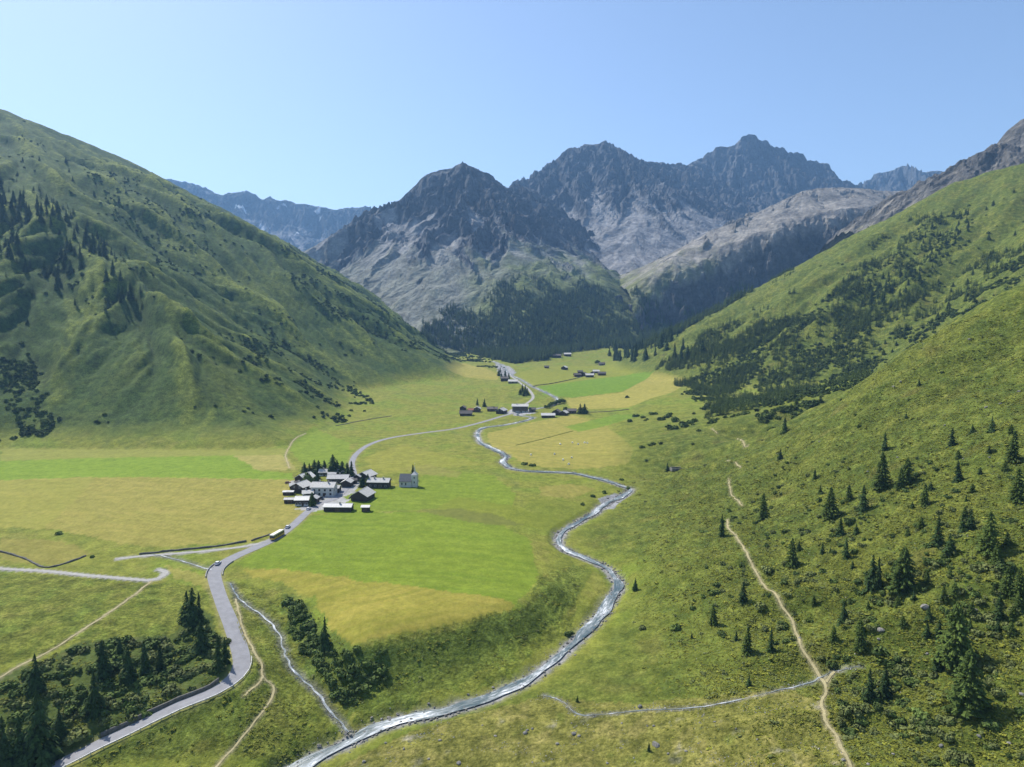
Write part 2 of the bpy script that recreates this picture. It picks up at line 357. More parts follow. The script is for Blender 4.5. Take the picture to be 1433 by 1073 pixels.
field([(0,626),(140,628),(330,630),(400,628),(410,632),(395,637),(320,638),(110,642),(0,645)], C(.2,.21,.04))
field([(-120,648),(0,645),(110,641),(330,637),(365,659),(408,662),(412,671),(135,667),(0,672),(-120,676)], C(.15,.225,.02), .9, .3)
field([(325,638),(395,636),(417,657),(362,658)], C(.28,.25,.07), .85, .3)
field([(-150,684),(0,672),(135,667),(412,671),(402,690),(398,700),(436,713),(386,746),(350,758),(200,766),(80,742),(0,737),(-150,735)], HAY * .93, .9, .55, .28, 2.6)
field([(-150,684),(0,673),(133,668),(100,705),(60,740),(0,737),(-150,735)], C(.225,.225,.04), .6, .5, .1, 3)
field([(0,752),(90,757),(130,775),(72,793),(0,782)], HAY * .8, .8, .3)
field([(596,664),(640,661),(690,664),(722,690),(716,712),(600,712),(525,716),(515,722),(440,718),(425,700),(500,690),(560,680)], GREEN, .85, .35, .2, 4)
field([(438,720),(600,716),(700,735),(745,757),(752,812),(722,845),(560,818),(400,797),(345,795),(330,790)], GREEN, .95, .4, .15, 4)
field([(335,796),(400,797),(560,818),(722,846),(706,862),(690,868),(600,880),(540,890),(488,906),(455,870),(440,838),(410,822)], C(.235,.215,.035), .95, .6, -.5, 3)
field([(412,612),(440,596),(490,620),(492,645),(480,655),(425,650),(405,630)], C(.15,.215,.02), .8)
field([(510,640),(560,622),(640,640),(680,650),(600,655),(540,662),(520,655)], C(.215,.215,.035), .7, .3)
field([(640,695),(700,705),(760,720),(820,730),(800,742),(700,735),(600,716)], C(.16,.185,.022), .8)
field([(590,714),(640,712),(700,722),(735,735),(690,735),(620,724)], C(.13,.14,.03), .8)
field([(560,655),(600,650),(645,662),(640,668),(590,664)], C(.2,.19,.045), .6)
field([(740,700),(790,700),(840,712),(830,730),(790,745),(745,735)], C(.145,.17,.022), .7)
field([(682,606),(740,592),(800,580),(850,596),(887,628),(880,648),(800,657),(735,650),(708,634),(684,622)], HAY * .98, .95, .45, .5, 5)
field([(790,597),(860,580),(900,580),(860,592),(810,604)], C(.13,.215,.02), .8)
field([(755,681),(800,677),(835,683),(800,697),(757,693)], HAY * .85, .85, .5, 1.4, 3)
field([(752,541),(880,523),(915,519),(870,548),(800,556),(760,553)], C(.125,.215,.02), .9)
field([(790,557),(870,549),(915,519),(962,531),(932,552),(880,570),(800,572)], HAY * 1.05, .95, .3, .8, 6)
field([(720,524),(780,512),(860,508),(900,515),(850,528),(760,540),(735,536)], C(.195,.21,.03), .8)
field([(548,484),(565,487),(610,498),(650,508),(700,524),(696,532),(640,523),(590,508),(555,497)], HAY * 1.0, .95, .3, .8, 6)
field([(230,790),(262,798),(300,810),(305,835),(280,820),(245,810)], C(.27,.225,.06), .6)
# heath on the left mountainside, paler grass; sunlit ribs and shaded hollows painted in
vl = sstep(.02, .18, SLP + n2 * .05) * HILL
heath = HEATH * 1.0
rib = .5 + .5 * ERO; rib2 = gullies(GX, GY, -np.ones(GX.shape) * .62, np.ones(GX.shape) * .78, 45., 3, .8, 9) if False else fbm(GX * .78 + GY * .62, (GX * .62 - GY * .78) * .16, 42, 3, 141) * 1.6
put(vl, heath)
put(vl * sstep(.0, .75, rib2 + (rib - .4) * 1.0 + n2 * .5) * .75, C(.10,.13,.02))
put(vl * sstep(.52, .82, rib + n2 * .2 + n4 * .15) * .75, C(.17,.2,.03))  # sun on the ribs painted as a paler colour
put(vl * sstep(.42, .1, rib + n2 * .15) * .75, C(.034,.058,.014)); put(vl * sstep(.25, .6, -n2 - n4 * .4) * .6, C(.034,.056,.014))  # shade of the hollows painted darker, then random dark heath
lowl = vl * sstep(130, 20, GZ) * (GX < 0)
put(lowl * sstep(-.2, .5, n1 + .3 * n2) * .45, C(.1,.118,.024))
# right mountainside and near slope
_o = np.argsort(riv_line[:, 1]); xr = np.interp(GY, riv_line[_o, 1], smooth1(riv_line[_o, 0], 12)); rr = np.clip(np.maximum(RSL * 1.3, sstep(5, 22, GX - xr + n2 * 9) * sstep(560, 500, GY) * .8), 0, 1); right = np.maximum(vl * (GX > 0), rr)
put(right, C(.096,.122,.018)); rough = np.maximum(rough, np.maximum(right, vl))
put(right * sstep(-.1, .5, n1 + n2 * .6) * .7, C(.128,.142,.021)); put(right * sstep(.05, .45, -n2 - .3 * n3) * .6, C(.062,.094,.015))
put(right * sstep(.1, .5, n3 + .4 * n2) * .45, C(.165,.162,.03)); put(right * sstep(.25, .55, fbm(GX, GY, 26, 3, 151)) * .4, C(.12,.095,.026))
# stony apron beside the river
apron = inside(jx, jy, hits([(470,1073),(600,1015),(760,975),(900,985),(1100,960),(1160,985),(1190,1073)])).astype(float)
rough = np.maximum(rough, apron); put(apron, C(.16,.158,.032)); put(apron * sstep(.0, .45, n2 + .5 * n3) * .6, C(.23,.2,.06)); put(apron * sstep(.3, .6, fbm(GX, GY, 9, 4, 161) + .25 * n1) * .7, C(.24,.225,.18))
put(apron * sstep(.25, .5, -n2) * .5, C(.11,.15,.02))
past = inside(jx, jy, hits([(-100,800),(60,803),(215,816),(245,815),(300,830),(285,860),(235,890),(110,896),(-100,975)])) | inside(jx, jy, hits([(320,812),(400,830),(440,880),(500,990),(480,1020),(400,1073),(120,1073),(330,960),(345,925)])) | inside(jx, jy, hits([(490,910),(600,885),(735,850),(760,800),(820,790),(800,880),(700,955),(500,1010)]))
put(past * .8, C(.135,.155,.022)); put(past * sstep(.0, .45, n2 + n3 * .5) * .6, C(.1,.145,.018)); put(past * sstep(.1, .5, -n2 + .4 * n3) * .5, C(.185,.175,.035)); rough = np.maximum(rough, past * 1.0)
ris = sstep(.55, .9, SLP); put(past * ris * .45, C(.075,.095,.02))
scarp_shade = inside(jx, jy, hits([(500,908),(560,897),(640,884),(735,853),(785,815),(800,840),(745,885),(640,930),(520,960)])); put(scarp_shade * .55, C(.085,.125,.018))  # shade of the scarp under the field edge painted as darker colour
# near banks, undergrowth
for bp in bank: put(inside(jx, jy, bp) * .6, C(.1,.135,.02))
bushy = inside(jx, jy, hits([(-60,965),(60,925),(110,898),(240,888),(285,850),(318,905),(322,945),(250,985),(120,1045),(40,1090),(-80,1090)])).astype(float)
put(bushy * .85, C(.06,.09,.02)); put(bushy * sstep(.1, .5, n3) * .5, C(.14,.13,.04))
bg2 = inside(jx, jy, hits([(395,830),(420,832),(440,870),(500,910),(560,905),(530,960),(490,1000),(455,965),(430,930),(400,880)])).astype(float); put(bg2 * .6, C(.07,.11,.02))
# bare ground along roads, paths, water
GRAV, DUST = C(.30,.285,.26), C(.33,.285,.16)
put(sstep(5.2, 3.2, D_rd + n3 * 1.2) * .5, C(.24,.21,.1))
for d in D_tr: put(sstep(2.6, 1.4, d + n3 * .6), GRAV)
for d in D_pa: put(sstep(1.5, .5, d + n3 * .4) * .7, DUST * .8)
put(sstep(6.5, 3.5, D_riv + n2 * 3 + n3 * 2) * .45, C(.2,.19,.12)); put(sstep(3.9, 2.4, D_riv + n3 * 2.0 + n2), C(.26,.255,.24))
for d in D_bro: put(sstep(3.0, 1.0, d + n3 * 1.2) * .7, C(.16,.16,.12))
put(sstep(1.4, .4, D_ril + n3) * .6, C(.2,.19,.15))
gb = inside(jx, jy, hits([(838,697),(862,690),(880,694),(858,712),(845,714)])) | inside(jx, jy, hits([(692,505),(712,512),(722,522),(708,530),(698,524)]))
put(gb * .95, C(.25,.25,.255))
yard = inside(jx, jy, hits([(414,712),(432,706),(448,697),(462,690),(488,678),(500,664),(512,668),(494,690),(478,696),(492,699),(480,705),(455,712),(440,716)])) | inside(jx, jy, hits([(705,578),(718,572),(740,574),(750,578),(725,582)])) | inside(jx, jy, hits([(400,674),(420,672),(432,676),(408,680)]))
put(yard * .9, C(.33,.325,.32))
put((1 - HILL) * sstep(1.3, 1.7, SLP + n3 * .2) * .7 * sstep(0, 3, D_rd - 6), C(.13,.125,.11))
col *= (1 + .16 * n3 + .10 * n2)[..., None]
col = np.clip(col, .01, .9)

def set_col(me, rgb, al=None):
    at = me.attributes.new('col', 'FLOAT_COLOR', 'POINT')
    a = np.ones((len(rgb), 4), np.float32); a[:, :3] = rgb
    if al is not None: a[:, 3] = al
    at.data.foreach_set('color', a.ravel())
def grid_mesh(name, X, Y, Z, rgb, keep=None, flat=False, al=None):
    nr, nc = X.shape
    co = np.stack([X, Y, Z], -1).reshape(-1, 3).astype(np.float32)
    i, j = np.meshgrid(np.arange(nr - 1), np.arange(nc - 1), indexing='ij'); a = i * nc + j
    q = np.stack([a, a + 1, a + nc + 1, a + nc], -1).reshape(-1, 4)
    rgbf = rgb.reshape(-1, 3)
    if keep is not None:
        k = keep.reshape(-1); q = q[k[q].any(1)]
        used = np.unique(q); mp = np.full(len(co), -1); mp[used] = np.arange(len(used)); co = co[used]; rgbf = rgbf[used]; q = mp[q]
    # counter-clockwise seen from above
    p0, p1, p2 = co[q[0, 0]], co[q[0, 1]], co[q[0, 2]]
    if np.cross(p1 - p0, p2 - p0)[2] < 0: q = q[:, ::-1]
    me = bpy.data.meshes.new(name)
    me.vertices.add(len(co)); me.vertices.foreach_set('co', co.ravel())
    me.loops.add(q.size); me.loops.foreach_set('vertex_index', q.ravel().astype(np.int32))
    me.polygons.add(len(q)); me.polygons.foreach_set('loop_start', np.arange(0, q.size, 4, dtype=np.int32))
    me.polygons.foreach_set('use_smooth', np.full(len(q), not flat)); me.update(calc_edges=True)
    set_col(me, rgbf, al)
    o = bpy.data.objects.new(name, me); COL.objects.link(o); return o

# ------------------------------------------------------------------ materials
MATS = {}
def new_mat(name):
    m = bpy.data.materials.new(name); m.use_nodes = True; nt = m.node_tree
    b = nt.nodes['Principled BSDF']; MATS[name] = m; return m, nt, b
def nod(nt, t, **kw):
    n = nt.nodes.new(t)
    for k, v in kw.items():
        if hasattr(n, k): setattr(n, k, v)
        else: n.inputs[k].default_value = v
    return n
def ramp(nt, fac, stops):
    r = nt.nodes.new('ShaderNodeValToRGB'); e = r.color_ramp.elements
    while len(e) < len(stops): e.new(.5)
    for el, (p, c) in zip(e, stops): el.position = p; el.color = tuple(c) + (1,) if len(c) == 3 else c
    nt.links.new(fac, r.inputs[0]); return r
def ground_mat(name, scales, lo, hi, bump, bscale, bdist, rough=.95):
    m, nt, b = new_mat(name); L = nt.links.new
    at = nod(nt, 'ShaderNodeAttribute', attribute_name='col'); geo = nod(nt, 'ShaderNodeNewGeometry')
    cur = at.outputs['Color']
    for s in scales:
        nz = nod(nt, 'ShaderNodeTexNoise', Scale=s, Detail=4.0, Roughness=.68); L(geo.outputs['Position'], nz.inputs['Vector'])
        r = ramp(nt, nz.outputs['Fac'], [(.32, lo), (.68, hi)])
        mx = nod(nt, 'ShaderNodeMix', data_type='RGBA', blend_type='MULTIPLY'); L(at.outputs['Alpha'], mx.inputs[0])
        L(cur, mx.inputs[6]); L(r.outputs[0], mx.inputs[7]); cur = mx.outputs[2]
    L(cur, b.inputs['Base Color']); b.inputs['Roughness'].default_value = rough; b.inputs['Specular IOR Level'].default_value = .12
    nz = nod(nt, 'ShaderNodeTexNoise', Scale=bscale, Detail=5.0, Roughness=.7); L(geo.outputs['Position'], nz.inputs['Vector'])
    bp = nod(nt, 'ShaderNodeBump', Strength=bump, Distance=bdist); L(nz.outputs['Fac'], bp.inputs['Height']); L(bp.outputs[0], b.inputs['Normal'])
    mu = nod(nt, 'ShaderNodeMath', operation='MULTIPLY'); mu.inputs[1].default_value = bump; L(at.outputs['Alpha'], mu.inputs[0]); L(mu.outputs[0], bp.inputs['Strength'])
    return m
ground_mat('meadow', [.75, .16], (.5, .54, .45), (1.5, 1.46, 1.6), 1.0, .55, 1.3)
ground_mat('rock_face', [.06, .018], (.66, .66, .66), (1.34, 1.33, 1.3), 1.0, .05, 9.0)

def kind(o, k): o['kind'] = k; return o
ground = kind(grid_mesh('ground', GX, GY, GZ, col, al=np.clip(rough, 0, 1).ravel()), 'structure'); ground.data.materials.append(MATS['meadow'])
print('ground', round(time.time() - T0, 1))

# ------------------------------------------------------------------ mountains
ROCK, SCREE, GRASS = C(.085,.09,.098), C(.225,.226,.228), C(.11,.14,.03)
def mountain(name, x0, x1, y0, y1, step, ridges, seed, gul=60, wl=160, crag=26, tint=(1,1,1), grass_z=420, scree=1.0, strata=0.0, extra=None, sink=30, rock_d=520, samp=.5, gmask=None, snow=0):
    nx = int((x1 - x0) / step); ny = int((y1 - y0) / step)
    X, Y = np.meshgrid(np.linspace(x0, x1, nx), np.linspace(y0, y1, ny))
    wx = X + 45 * perlin(X / 240., Y / 240., seed) + 14 * perlin(X / 70., Y / 70., seed + 4); wy = Y + 45 * perlin(X / 240., Y / 240., seed + 1) + 14 * perlin(X / 70., Y / 70., seed + 5)
    Z, S, D = crest(X, Y, ridges); Zw, S2, D2 = crest(wx, wy, ridges)
    k = sstep(0, 120, D); Z = Z * (1 - k) + Zw * k
    def blur(a, n):
        for _ in range(n):
            p = np.pad(a, 1, mode='edge'); a = (a + p[:-2, 1:-1] + p[2:, 1:-1] + p[1:-1, :-2] + p[1:-1, 2:]) / 5
        return a
    Zb = blur(Z, 10); gx = np.gradient(Zb, axis=1); gy = np.gradient(Zb, axis=0)
    E = gullies(wx, wy, gx, gy, wl * 1.6, 5, .9, seed, .55)
    rib_ = gullies(wx, wy, gx, gy, wl * 2.2, 2, .4, seed + 2, .6)
    rockm = np.clip(sstep(rock_d * 1.5, rock_d * .35 + 1, D2 + 200 * fbm(X, Y, 260, 3, seed + 9) - rib_ * 330 - E * 120), 0, 1)   # 1 crag, 0 scree and grass
    Z = Z + E * gul * 1.5 * (.15 + .85 * rockm) * (.08 + .92 * sstep(0, 200, D))
    cr = ridged(X, Y, 60, 4, seed + 7, .55) - .4
    Z = Z + (cr * crag * .7 + fbm(X, Y, 26, 3, seed + 11) * crag * .35) * rockm * (0.3 + .7 * sstep(0, 60, D))
    if strata:
        ph = (Z + 30 * fbm(X, Y, 300, 3, seed + 13) + .12 * X) / strata; fr = ph - np.floor(ph)
        Z = Z + rockm * strata * samp * (sstep(.1, .9, fr) - fr) * np.clip(.5 + 1.5 * perlin(X / 160., Y / 160., seed + 14), 0, 1)
    if extra is not None: Z, rockm = extra(X, Y, Z, rockm)
    zx = np.gradient(Z, axis=1) / step; zy = np.gradient(Z, axis=0) / ((y1 - y0) / ny); sl = np.hypot(zx, zy); slb = blur(sl, 2)
    m1 = fbm(X, Y, 70, 4, seed + 15); m2 = fbm(X, Y, 18, 3, seed + 17); m3 = fbm(X, Y, 400, 2, seed + 21)
    c = np.zeros(X.shape + (3,)) + ROCK
    c *= (1 + .35 * m1 + .3 * m2 + .25 * m3)[..., None]
    def mixc(m, cc):
        m = np.clip(m, 0, 1)[..., None]; return c * (1 - m) + np.asarray(cc) * m
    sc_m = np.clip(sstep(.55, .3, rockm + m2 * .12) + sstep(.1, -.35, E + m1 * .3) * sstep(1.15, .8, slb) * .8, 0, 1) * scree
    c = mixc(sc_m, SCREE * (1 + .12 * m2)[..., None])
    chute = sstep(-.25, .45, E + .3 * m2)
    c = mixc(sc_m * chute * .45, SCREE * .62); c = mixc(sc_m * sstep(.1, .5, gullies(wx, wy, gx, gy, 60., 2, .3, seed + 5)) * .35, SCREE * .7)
    gr = sstep(grass_z + 120, grass_z - 120, Z + m1 * 130 - E * 90) * sstep(.5, .25, rockm)
    if gmask is not None: gr = gr * gmask(X, Y)
    c = mixc(gr * .85, GRASS); c = mixc(gr * sstep(.0, .5, m1 + m2 * .5) * .55, C(.07,.1,.024))
    if snow: c = mixc(sstep(.28, .36, fbm(X, Y, 130, 3, seed + 31)) * sstep(.1, -.2, E) * sstep(snow - 60, snow + 60, Z), C(.75,.78,.82))
    c *= np.asarray(tint); c = np.clip(c, .015, .8)
    zt = zat(X, Y); inr = (np.hypot(X, Y) < 4690) & (np.abs(np.arctan2(X, Y)) < R(52))
    keep = ~inr | (Z > zt - sink)
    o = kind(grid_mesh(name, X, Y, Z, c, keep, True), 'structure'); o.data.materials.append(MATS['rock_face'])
    return o, X, Y, Z
def line(pts, s0=1.0, s1=.62, d=220):
    n = len(pts); return [PY(*p[:3]) + ((p[3] if len(p) > 3 else s0), (p[4] if len(p) > 4 else s1), d) for p in pts]
MTN = {}
# the pyramid that closes the valley
A = [line([(380,420,3000),(467,370,2950),(488,357,2950),(509,339,2960),(519,320,2970),(540,303,2980),(550,286,2990),(565,274,3000),(584,255,3000),(597,243,3000),(617,237,3000),(634,233,3000),(647,225,3000),(659,231,3010),(676,239,3040),(689,247,3080),(701,257,3120),(712,262,3170),(722,257,3230),(735,260,3300),(746,264,3380)], 1.15, .62, 240),
     line([(647,225,3000),(662,262,2920),(680,300,2800),(697,322,2700),(730,352,2600),(775,381,2480),(822,404,2360),(868,425,2250),(900,446,2150)], .95, .55, 140),
     line([(680,300,2800),(664,335,2680),(655,372,2560),(660,410,2430),(668,440,2300)], 1.0, .6, 110),
     line([(584,255,3000),(572,310,2880),(560,345,2780)], 1.1, .66, 120), line([(617,237,3000),(620,300,2860),(612,350,2720)], 1.1, .66, 120)]
MTN['A'] = mountain('mountain_pyramid', -1250, 760, 1480, 3500, 5.0, A, 200, 62, 150, 40, (1,1,1.02), 390, 1.0, 40, rock_d=430, gmask=lambda X, Y: .3 + .7 * sstep(-260, 60, X + 150 * perlin(X / 150., Y / 150., 777)))
B = [line([(746,268,4000),(749,258,4020),(751,247,4050),(758,239,4080),(772,230,4100),(785,216,4130),(797,206,4160),(810,207,4180),(818,200,4200),(831,201,4200),(846,197,4200),(858,202,4220),(873,211,4250),(890,220,4300),(900,226,4350),(919,226,4450),(936,229,4550),(952,228,4650),(963,232,4750),(977,223,4850)], 1.0, .58, 260),
     line([(797,206,4160),(800,245,4000),(815,262,3880),(850,262,3820),(890,275,3760),(930,302,3680),(975,335,3600)], 1.35, .6, 230),
     line([(873,211,4250),(915,240,4150),(960,262,4080),(1025,292,4000)], 1.0, .58, 110), line([(751,247,4050),(772,290,3880),(800,320,3700),(838,352,3500),(880,385,3250)], .9, .56, 90)]
MTN['B'] = mountain('mountain_main_peak', -150, 1900, 2250, 5000, 8.0, B, 300, 70, 190, 48, (1,1,1.03), 250, 1.0, 48, rock_d=720)
Cc = [line([(940,240,5000),(969,227,5000),(976,222,5000),(985,222,5000),(988,214,5000),(997,212,5000),(1001,206,5000),(1023,204,5000),(1033,202,5000),(1037,192,5000),(1056,189,5000),(1062,195,5000),(1074,197,5000),(1080,204,5020),(1097,206,5040),(1103,213,5060),(1124,216,5080),(1130,223,5100),(1157,226,5120),(1166,240,5120),(1175,253,5120),(1186,253,5150),(1198,258,5200),(1230,270,5300)], 1.7, .55, 380),
      line([(1053,189,5000),(1040,230,4880),(1060,262,4780),(1085,290,4650)], 1.5, .55, 150)]
MTN['C'] = mountain('mountain_cliff_peak', 950, 3000, 4000, 5500, 9.0, Cc, 400, 46, 170, 45, (1.02,1,1), 250, 1.0, 62, rock_d=700, samp=.95)
Dd = [line([(905,430,2350),(922,407,2420),(937,388,2460),(960,358,2500),(978,338,2530),(993,323,2560),(1012,316,2580),(1030,312,2600),(1056,299,2620),(1079,288,2650),(1101,277,2680),(1123,267,2700),(1145,263,2720),(1175,262,2740),(1198,263,2760),(1235,267,2780),(1272,267,2800),(1302,258,2820),(1331,253,2850),(1400,235,2900)], .55, .5, 300)]
def cliff_d(X, Y, Z, rockm):
    d, s, v, sd_ = seg_dist(X, Y, [PY(*p) for p in [(880,445,2200),(905,430,2260),(960,392,2330),(1010,366,2390),(1060,345,2430),(1110,322,2470),(1165,312,2500),(1230,305,2540),(1290,285,2600)]])
    f = -sd_ * d + 26 * perlin(X / 80., Y / 80., 555) + 14 * perlin(X / 30., Y / 30., 556)
    g = gullies(X, Y, -np.ones(X.shape) * .5, np.ones(X.shape), 120., 5, .9, 5)
    m = sstep(-15, 150, f)
    Z = Z - m * (165 - 110 * g * sstep(.99, .55, m) * sstep(0, .3, m)) - sstep(150, 420, f) * 40 + (fbm(X, Y, 30, 4, 559) * 26 + (ridged(X, Y, 45, 3, 560) - .4) * 22) * m * (1 - m) * 4
    return Z, np.clip(m * sstep(420, 200, f) * 1.6, 0, 1)
MTN['D'] = mountain('mountain_shoulder', 380, 2100, 1750, 3100, 5.0, Dd, 500, 26, 120, 22, (1.12,1.05,.95), 300, 1.0, 0, cliff_d, rock_d=1)
E = [line([(150,235,6500),(258,255,6500),(270,257,6500),(289,263,6500),(301,269,6500),(313,275,6500),(321,269,6500),(344,267,6500),(360,273,6500),(369,279,6500),(377,275,6500),(387,279,6500),(399,279,6500),(414,285,6500),(430,287,6500),(450,290,6500),(469,294,6500),(485,290,6500),(500,290,6500),(512,288,6500),(526,294,6500),(545,302,6500),(620,325,6500)], .95, .42, 420),
     line([(377,275,6500),(400,310,6200),(430,335,5900)], .8, .45, 150), line([(500,290,6500),(480,325,6150),(455,345,5900)], .8, .45, 150)]
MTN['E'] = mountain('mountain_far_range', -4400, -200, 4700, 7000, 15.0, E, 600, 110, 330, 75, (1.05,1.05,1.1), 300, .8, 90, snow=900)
F = [line([(1150,290,6200),(1205,261,6200),(1216,251,6200),(1227,243,6200),(1246,238,6200),(1259,233,6200),(1268,232,6200),(1276,238,6200),(1285,241,6200),(1292,247,6200),(1300,240,6200),(1309,237,6200),(1324,241,6200),(1337,245,6200),(1450,270,6200)], .95, .5, 300)]
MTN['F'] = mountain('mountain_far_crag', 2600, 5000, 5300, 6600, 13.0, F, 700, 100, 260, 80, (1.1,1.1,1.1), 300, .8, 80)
G = [line([(1322,330,1900),(1333,258,1900),(1357,236,1900),(1376,215,1900),(1395,197,1900),(1413,182,1900),(1433,165,1900),(1520,110,1900)], .8, .6, 200)]
MTN['G'] = mountain('mountain_upper_slope', 950, 2200, 1350, 2200, 5.0, G, 800, 16, 90, 20, (1.15,1.05,.9), 380, .8, 0)
print('mountains', round(time.time() - T0, 1), sum(len(o.data.polygons) for o in COL.objects if o.type == 'MESH') * 2)

# ------------------------------------------------------------------ air
def box_mesh(name, x0, x1, y0, y1, z0, z1):
    v = [(x, y, z) for z in (z0, z1) for y in (y0, y1) for x in (x0, x1)]
    f = [(0, 2, 3, 1), (4, 5, 7, 6), (0, 1, 5, 4), (2, 6, 7, 3), (0, 4, 6, 2), (1, 3, 7, 5)]
    me = bpy.data.meshes.new(name); me.from_pydata(v, [], f); me.update(); return me
def _zs(o): a = np.empty(len(o.data.vertices) * 3, np.float32); o.data.vertices.foreach_get('co', a); return a[2::3]
zlow = min(float(_zs(o).min()) for o in COL.objects if o.type == 'MESH') - 1.0; zhigh = max(float(_zs(o).max()) for o in COL.objects if o.type == 'MESH') + 12.0; print('air', zlow, zhigh)
hz = bpy.data.objects.new('haze', box_mesh('haze', -6500, 6500, -900, 8200, zlow, zhigh)); COL.objects.link(hz); kind(hz, 'stuff')
hz['label'] = 'thin blue summer haze filling the whole valley'; hz['category'] = 'haze'
m = bpy.data.materials.new('haze'); m.use_nodes = True; nt = m.node_tree; nt.nodes.clear()
o_ = nt.nodes.new('ShaderNodeOutputMaterial'); pv = nt.nodes.new('ShaderNodeVolumePrincipled')
pv.inputs['Color'].default_value = (.30, .58, 1.0, 1); pv.inputs['Density'].default_value = 7.2e-5; pv.inputs['Anisotropy'].default_value = 0.2
nt.links.new(pv.outputs[0], o_.inputs['Volume']); hz.data.materials.append(m)

# ------------------------------------------------------------------ object helpers
def tag(o, label, cat, group=None):
    o['label'] = label; o['category'] = cat
    if group: o['group'] = group
    return o
def empty(name, loc, rz=0):
    o = bpy.data.objects.new(name, None); COL.objects.link(o); o.location = loc; o.rotation_euler = (0, 0, rz)
    o.empty_display_size = .5; return o
def obj(name, me, mat=None, parent=None):
    o = bpy.data.objects.new(name, me); COL.objects.link(o)
    if mat and not me.materials: me.materials.append(MATS[mat])
    if parent: o.parent = parent
    return o
class MB:
    def __init__(s): s.v = []; s.f = []
    def box(s, x0, x1, y0, y1, z0, z1):
        b = len(s.v); s.v += [(x, y, z) for z in (z0, z1) for y in (y0, y1) for x in (x0, x1)]
        s.f += [tuple(b + i for i in q) for q in ((0, 2, 3, 1), (4, 5, 7, 6), (0, 1, 5, 4), (2, 6, 7, 3), (0, 4, 6, 2), (1, 3, 7, 5))]; return s
    def prism(s, prof, x0, x1, axis='x'):
        """profile of (a, b) pairs pushed from x0 to x1"""
        b = len(s.v); n = len(prof)
        for x in (x0, x1): s.v += [((x, a, c) if axis == 'x' else (a, x, c)) for a, c in prof]
        s.f += [tuple(b + i for i in range(n)), tuple(b + n + i for i in range(n - 1, -1, -1))]
        s.f += [(b + i, b + n + i, b + n + (i + 1) % n, b + (i + 1) % n) for i in range(n)]; return s
    def cyl(s, c, r0, r1, h, n=8, axis='z'):
        b = len(s.v)
        for k, (r, t) in enumerate(((r0, 0), (r1, h))):
            for i in range(n):
                a = 2 * math.pi * i / n; p, q = r * math.cos(a), r * math.sin(a)
                s.v.append((c[0] + p, c[1] + q, c[2] + t) if axis == 'z' else (c[0] + p, c[1] + t, c[2] + q))
        s.f += [(b + i, b + (i + 1) % n, b + n + (i + 1) % n, b + n + i) for i in range(n)]
        s.f += [tuple(b + i for i in range(n - 1, -1, -1)), tuple(b + n + i for i in range(n))]; return s
    def mesh(s, name, smooth=False):
        me = bpy.data.meshes.new(name); me.from_pydata([tuple(map(float, v)) for v in s.v], [], s.f)
        bm = bmesh.new(); bm.from_mesh(me); bmesh.ops.recalc_face_normals(bm, faces=bm.faces); bm.to_mesh(me); bm.free()
        if smooth: me.polygons.foreach_set('use_smooth', [True] * len(me.polygons))
        me.update(); return me
def simple(name, c, rough=.7, var=.25, scale=1.5, bump=0.0, metal=0.0, spec=.3, rnd=0.0, obj_space=True):
    m, nt, b = new_mat(name); L = nt.links.new
    tc = nod(nt, 'ShaderNodeTexCoord'); nz = nod(nt, 'ShaderNodeTexNoise', Scale=scale, Detail=4.0, Roughness=.65)
    L(tc.outputs['Object'], nz.inputs['Vector'])
    r = ramp(nt, nz.outputs['Fac'], [(.3, tuple(x * (1 - var) for x in c)), (.7, tuple(min(1, x * (1 + var)) for x in c))]); cur = r.outputs[0]
    if rnd:
        oi = nod(nt, 'ShaderNodeObjectInfo'); rr_ = ramp(nt, oi.outputs['Random'], [(0, (1 - rnd, 1 - rnd, 1 - rnd)), (1, (1 + rnd, 1 + rnd * .8, 1 + rnd * .4))])
        mx = nod(nt, 'ShaderNodeMix', data_type='RGBA', blend_type='MULTIPLY'); mx.inputs[0].default_value = 1; L(cur, mx.inputs[6]); L(rr_.outputs[0], mx.inputs[7]); cur = mx.outputs[2]
    L(cur, b.inputs['Base Color']); b.inputs['Roughness'].default_value = rough; b.inputs['Metallic'].default_value = metal; b.inputs['Specular IOR Level'].default_value = spec
    if bump:
        bp = nod(nt, 'ShaderNodeBump', Strength=bump, Distance=.1); L(nz.outputs['Fac'], bp.inputs['Height']); L(bp.outputs[0], b.inputs['Normal'])
    return m
simple('spruce_needles', (.04,.07,.022), .9, .6, 16, spec=.1, rnd=.25); simple('larch_needles', (.072,.108,.024), .9, .5, 16, spec=.1, rnd=.2)
simple('bark', (.09,.07,.055), .95, .3, 6); simple('alder_leaves', (.082,.122,.03), .85, .6, 3.0, spec=.15, rnd=.28); simple('willow_leaves', (.125,.15,.048), .85, .55, 3.0, spec=.15, rnd=.25)
simple('far_spruce', (.066,.1,.035), .9, .5, 10, spec=.1, rnd=.35); simple('heath_twigs', (.125,.148,.028), .95, .5, 1.0, spec=.1, rnd=.4); simple('heath_grass', (.18,.195,.032), .95, .4, 1.0, spec=.1, rnd=.35)
simple('stone', (.19,.185,.172), .95, .5, 1.6, .9, rnd=.22); simple('wall_stone', (.12,.115,.1), .95, .4, 1.5, .6)
simple('asphalt', (.235,.235,.245), .9, .14, .35, spec=.25, obj_space=False); simple('gravel_track', (.32,.31,.285), .95, .2, .8); simple('path_earth', (.34,.295,.155), .95, .25, .9)
simple('dark_timber', (.055,.042,.034), .85, .4, 2.2); simple('brown_timber', (.1,.068,.045), .85, .35, 2.2); simple('grey_timber', (.17,.16,.15), .85, .3, 2.0)
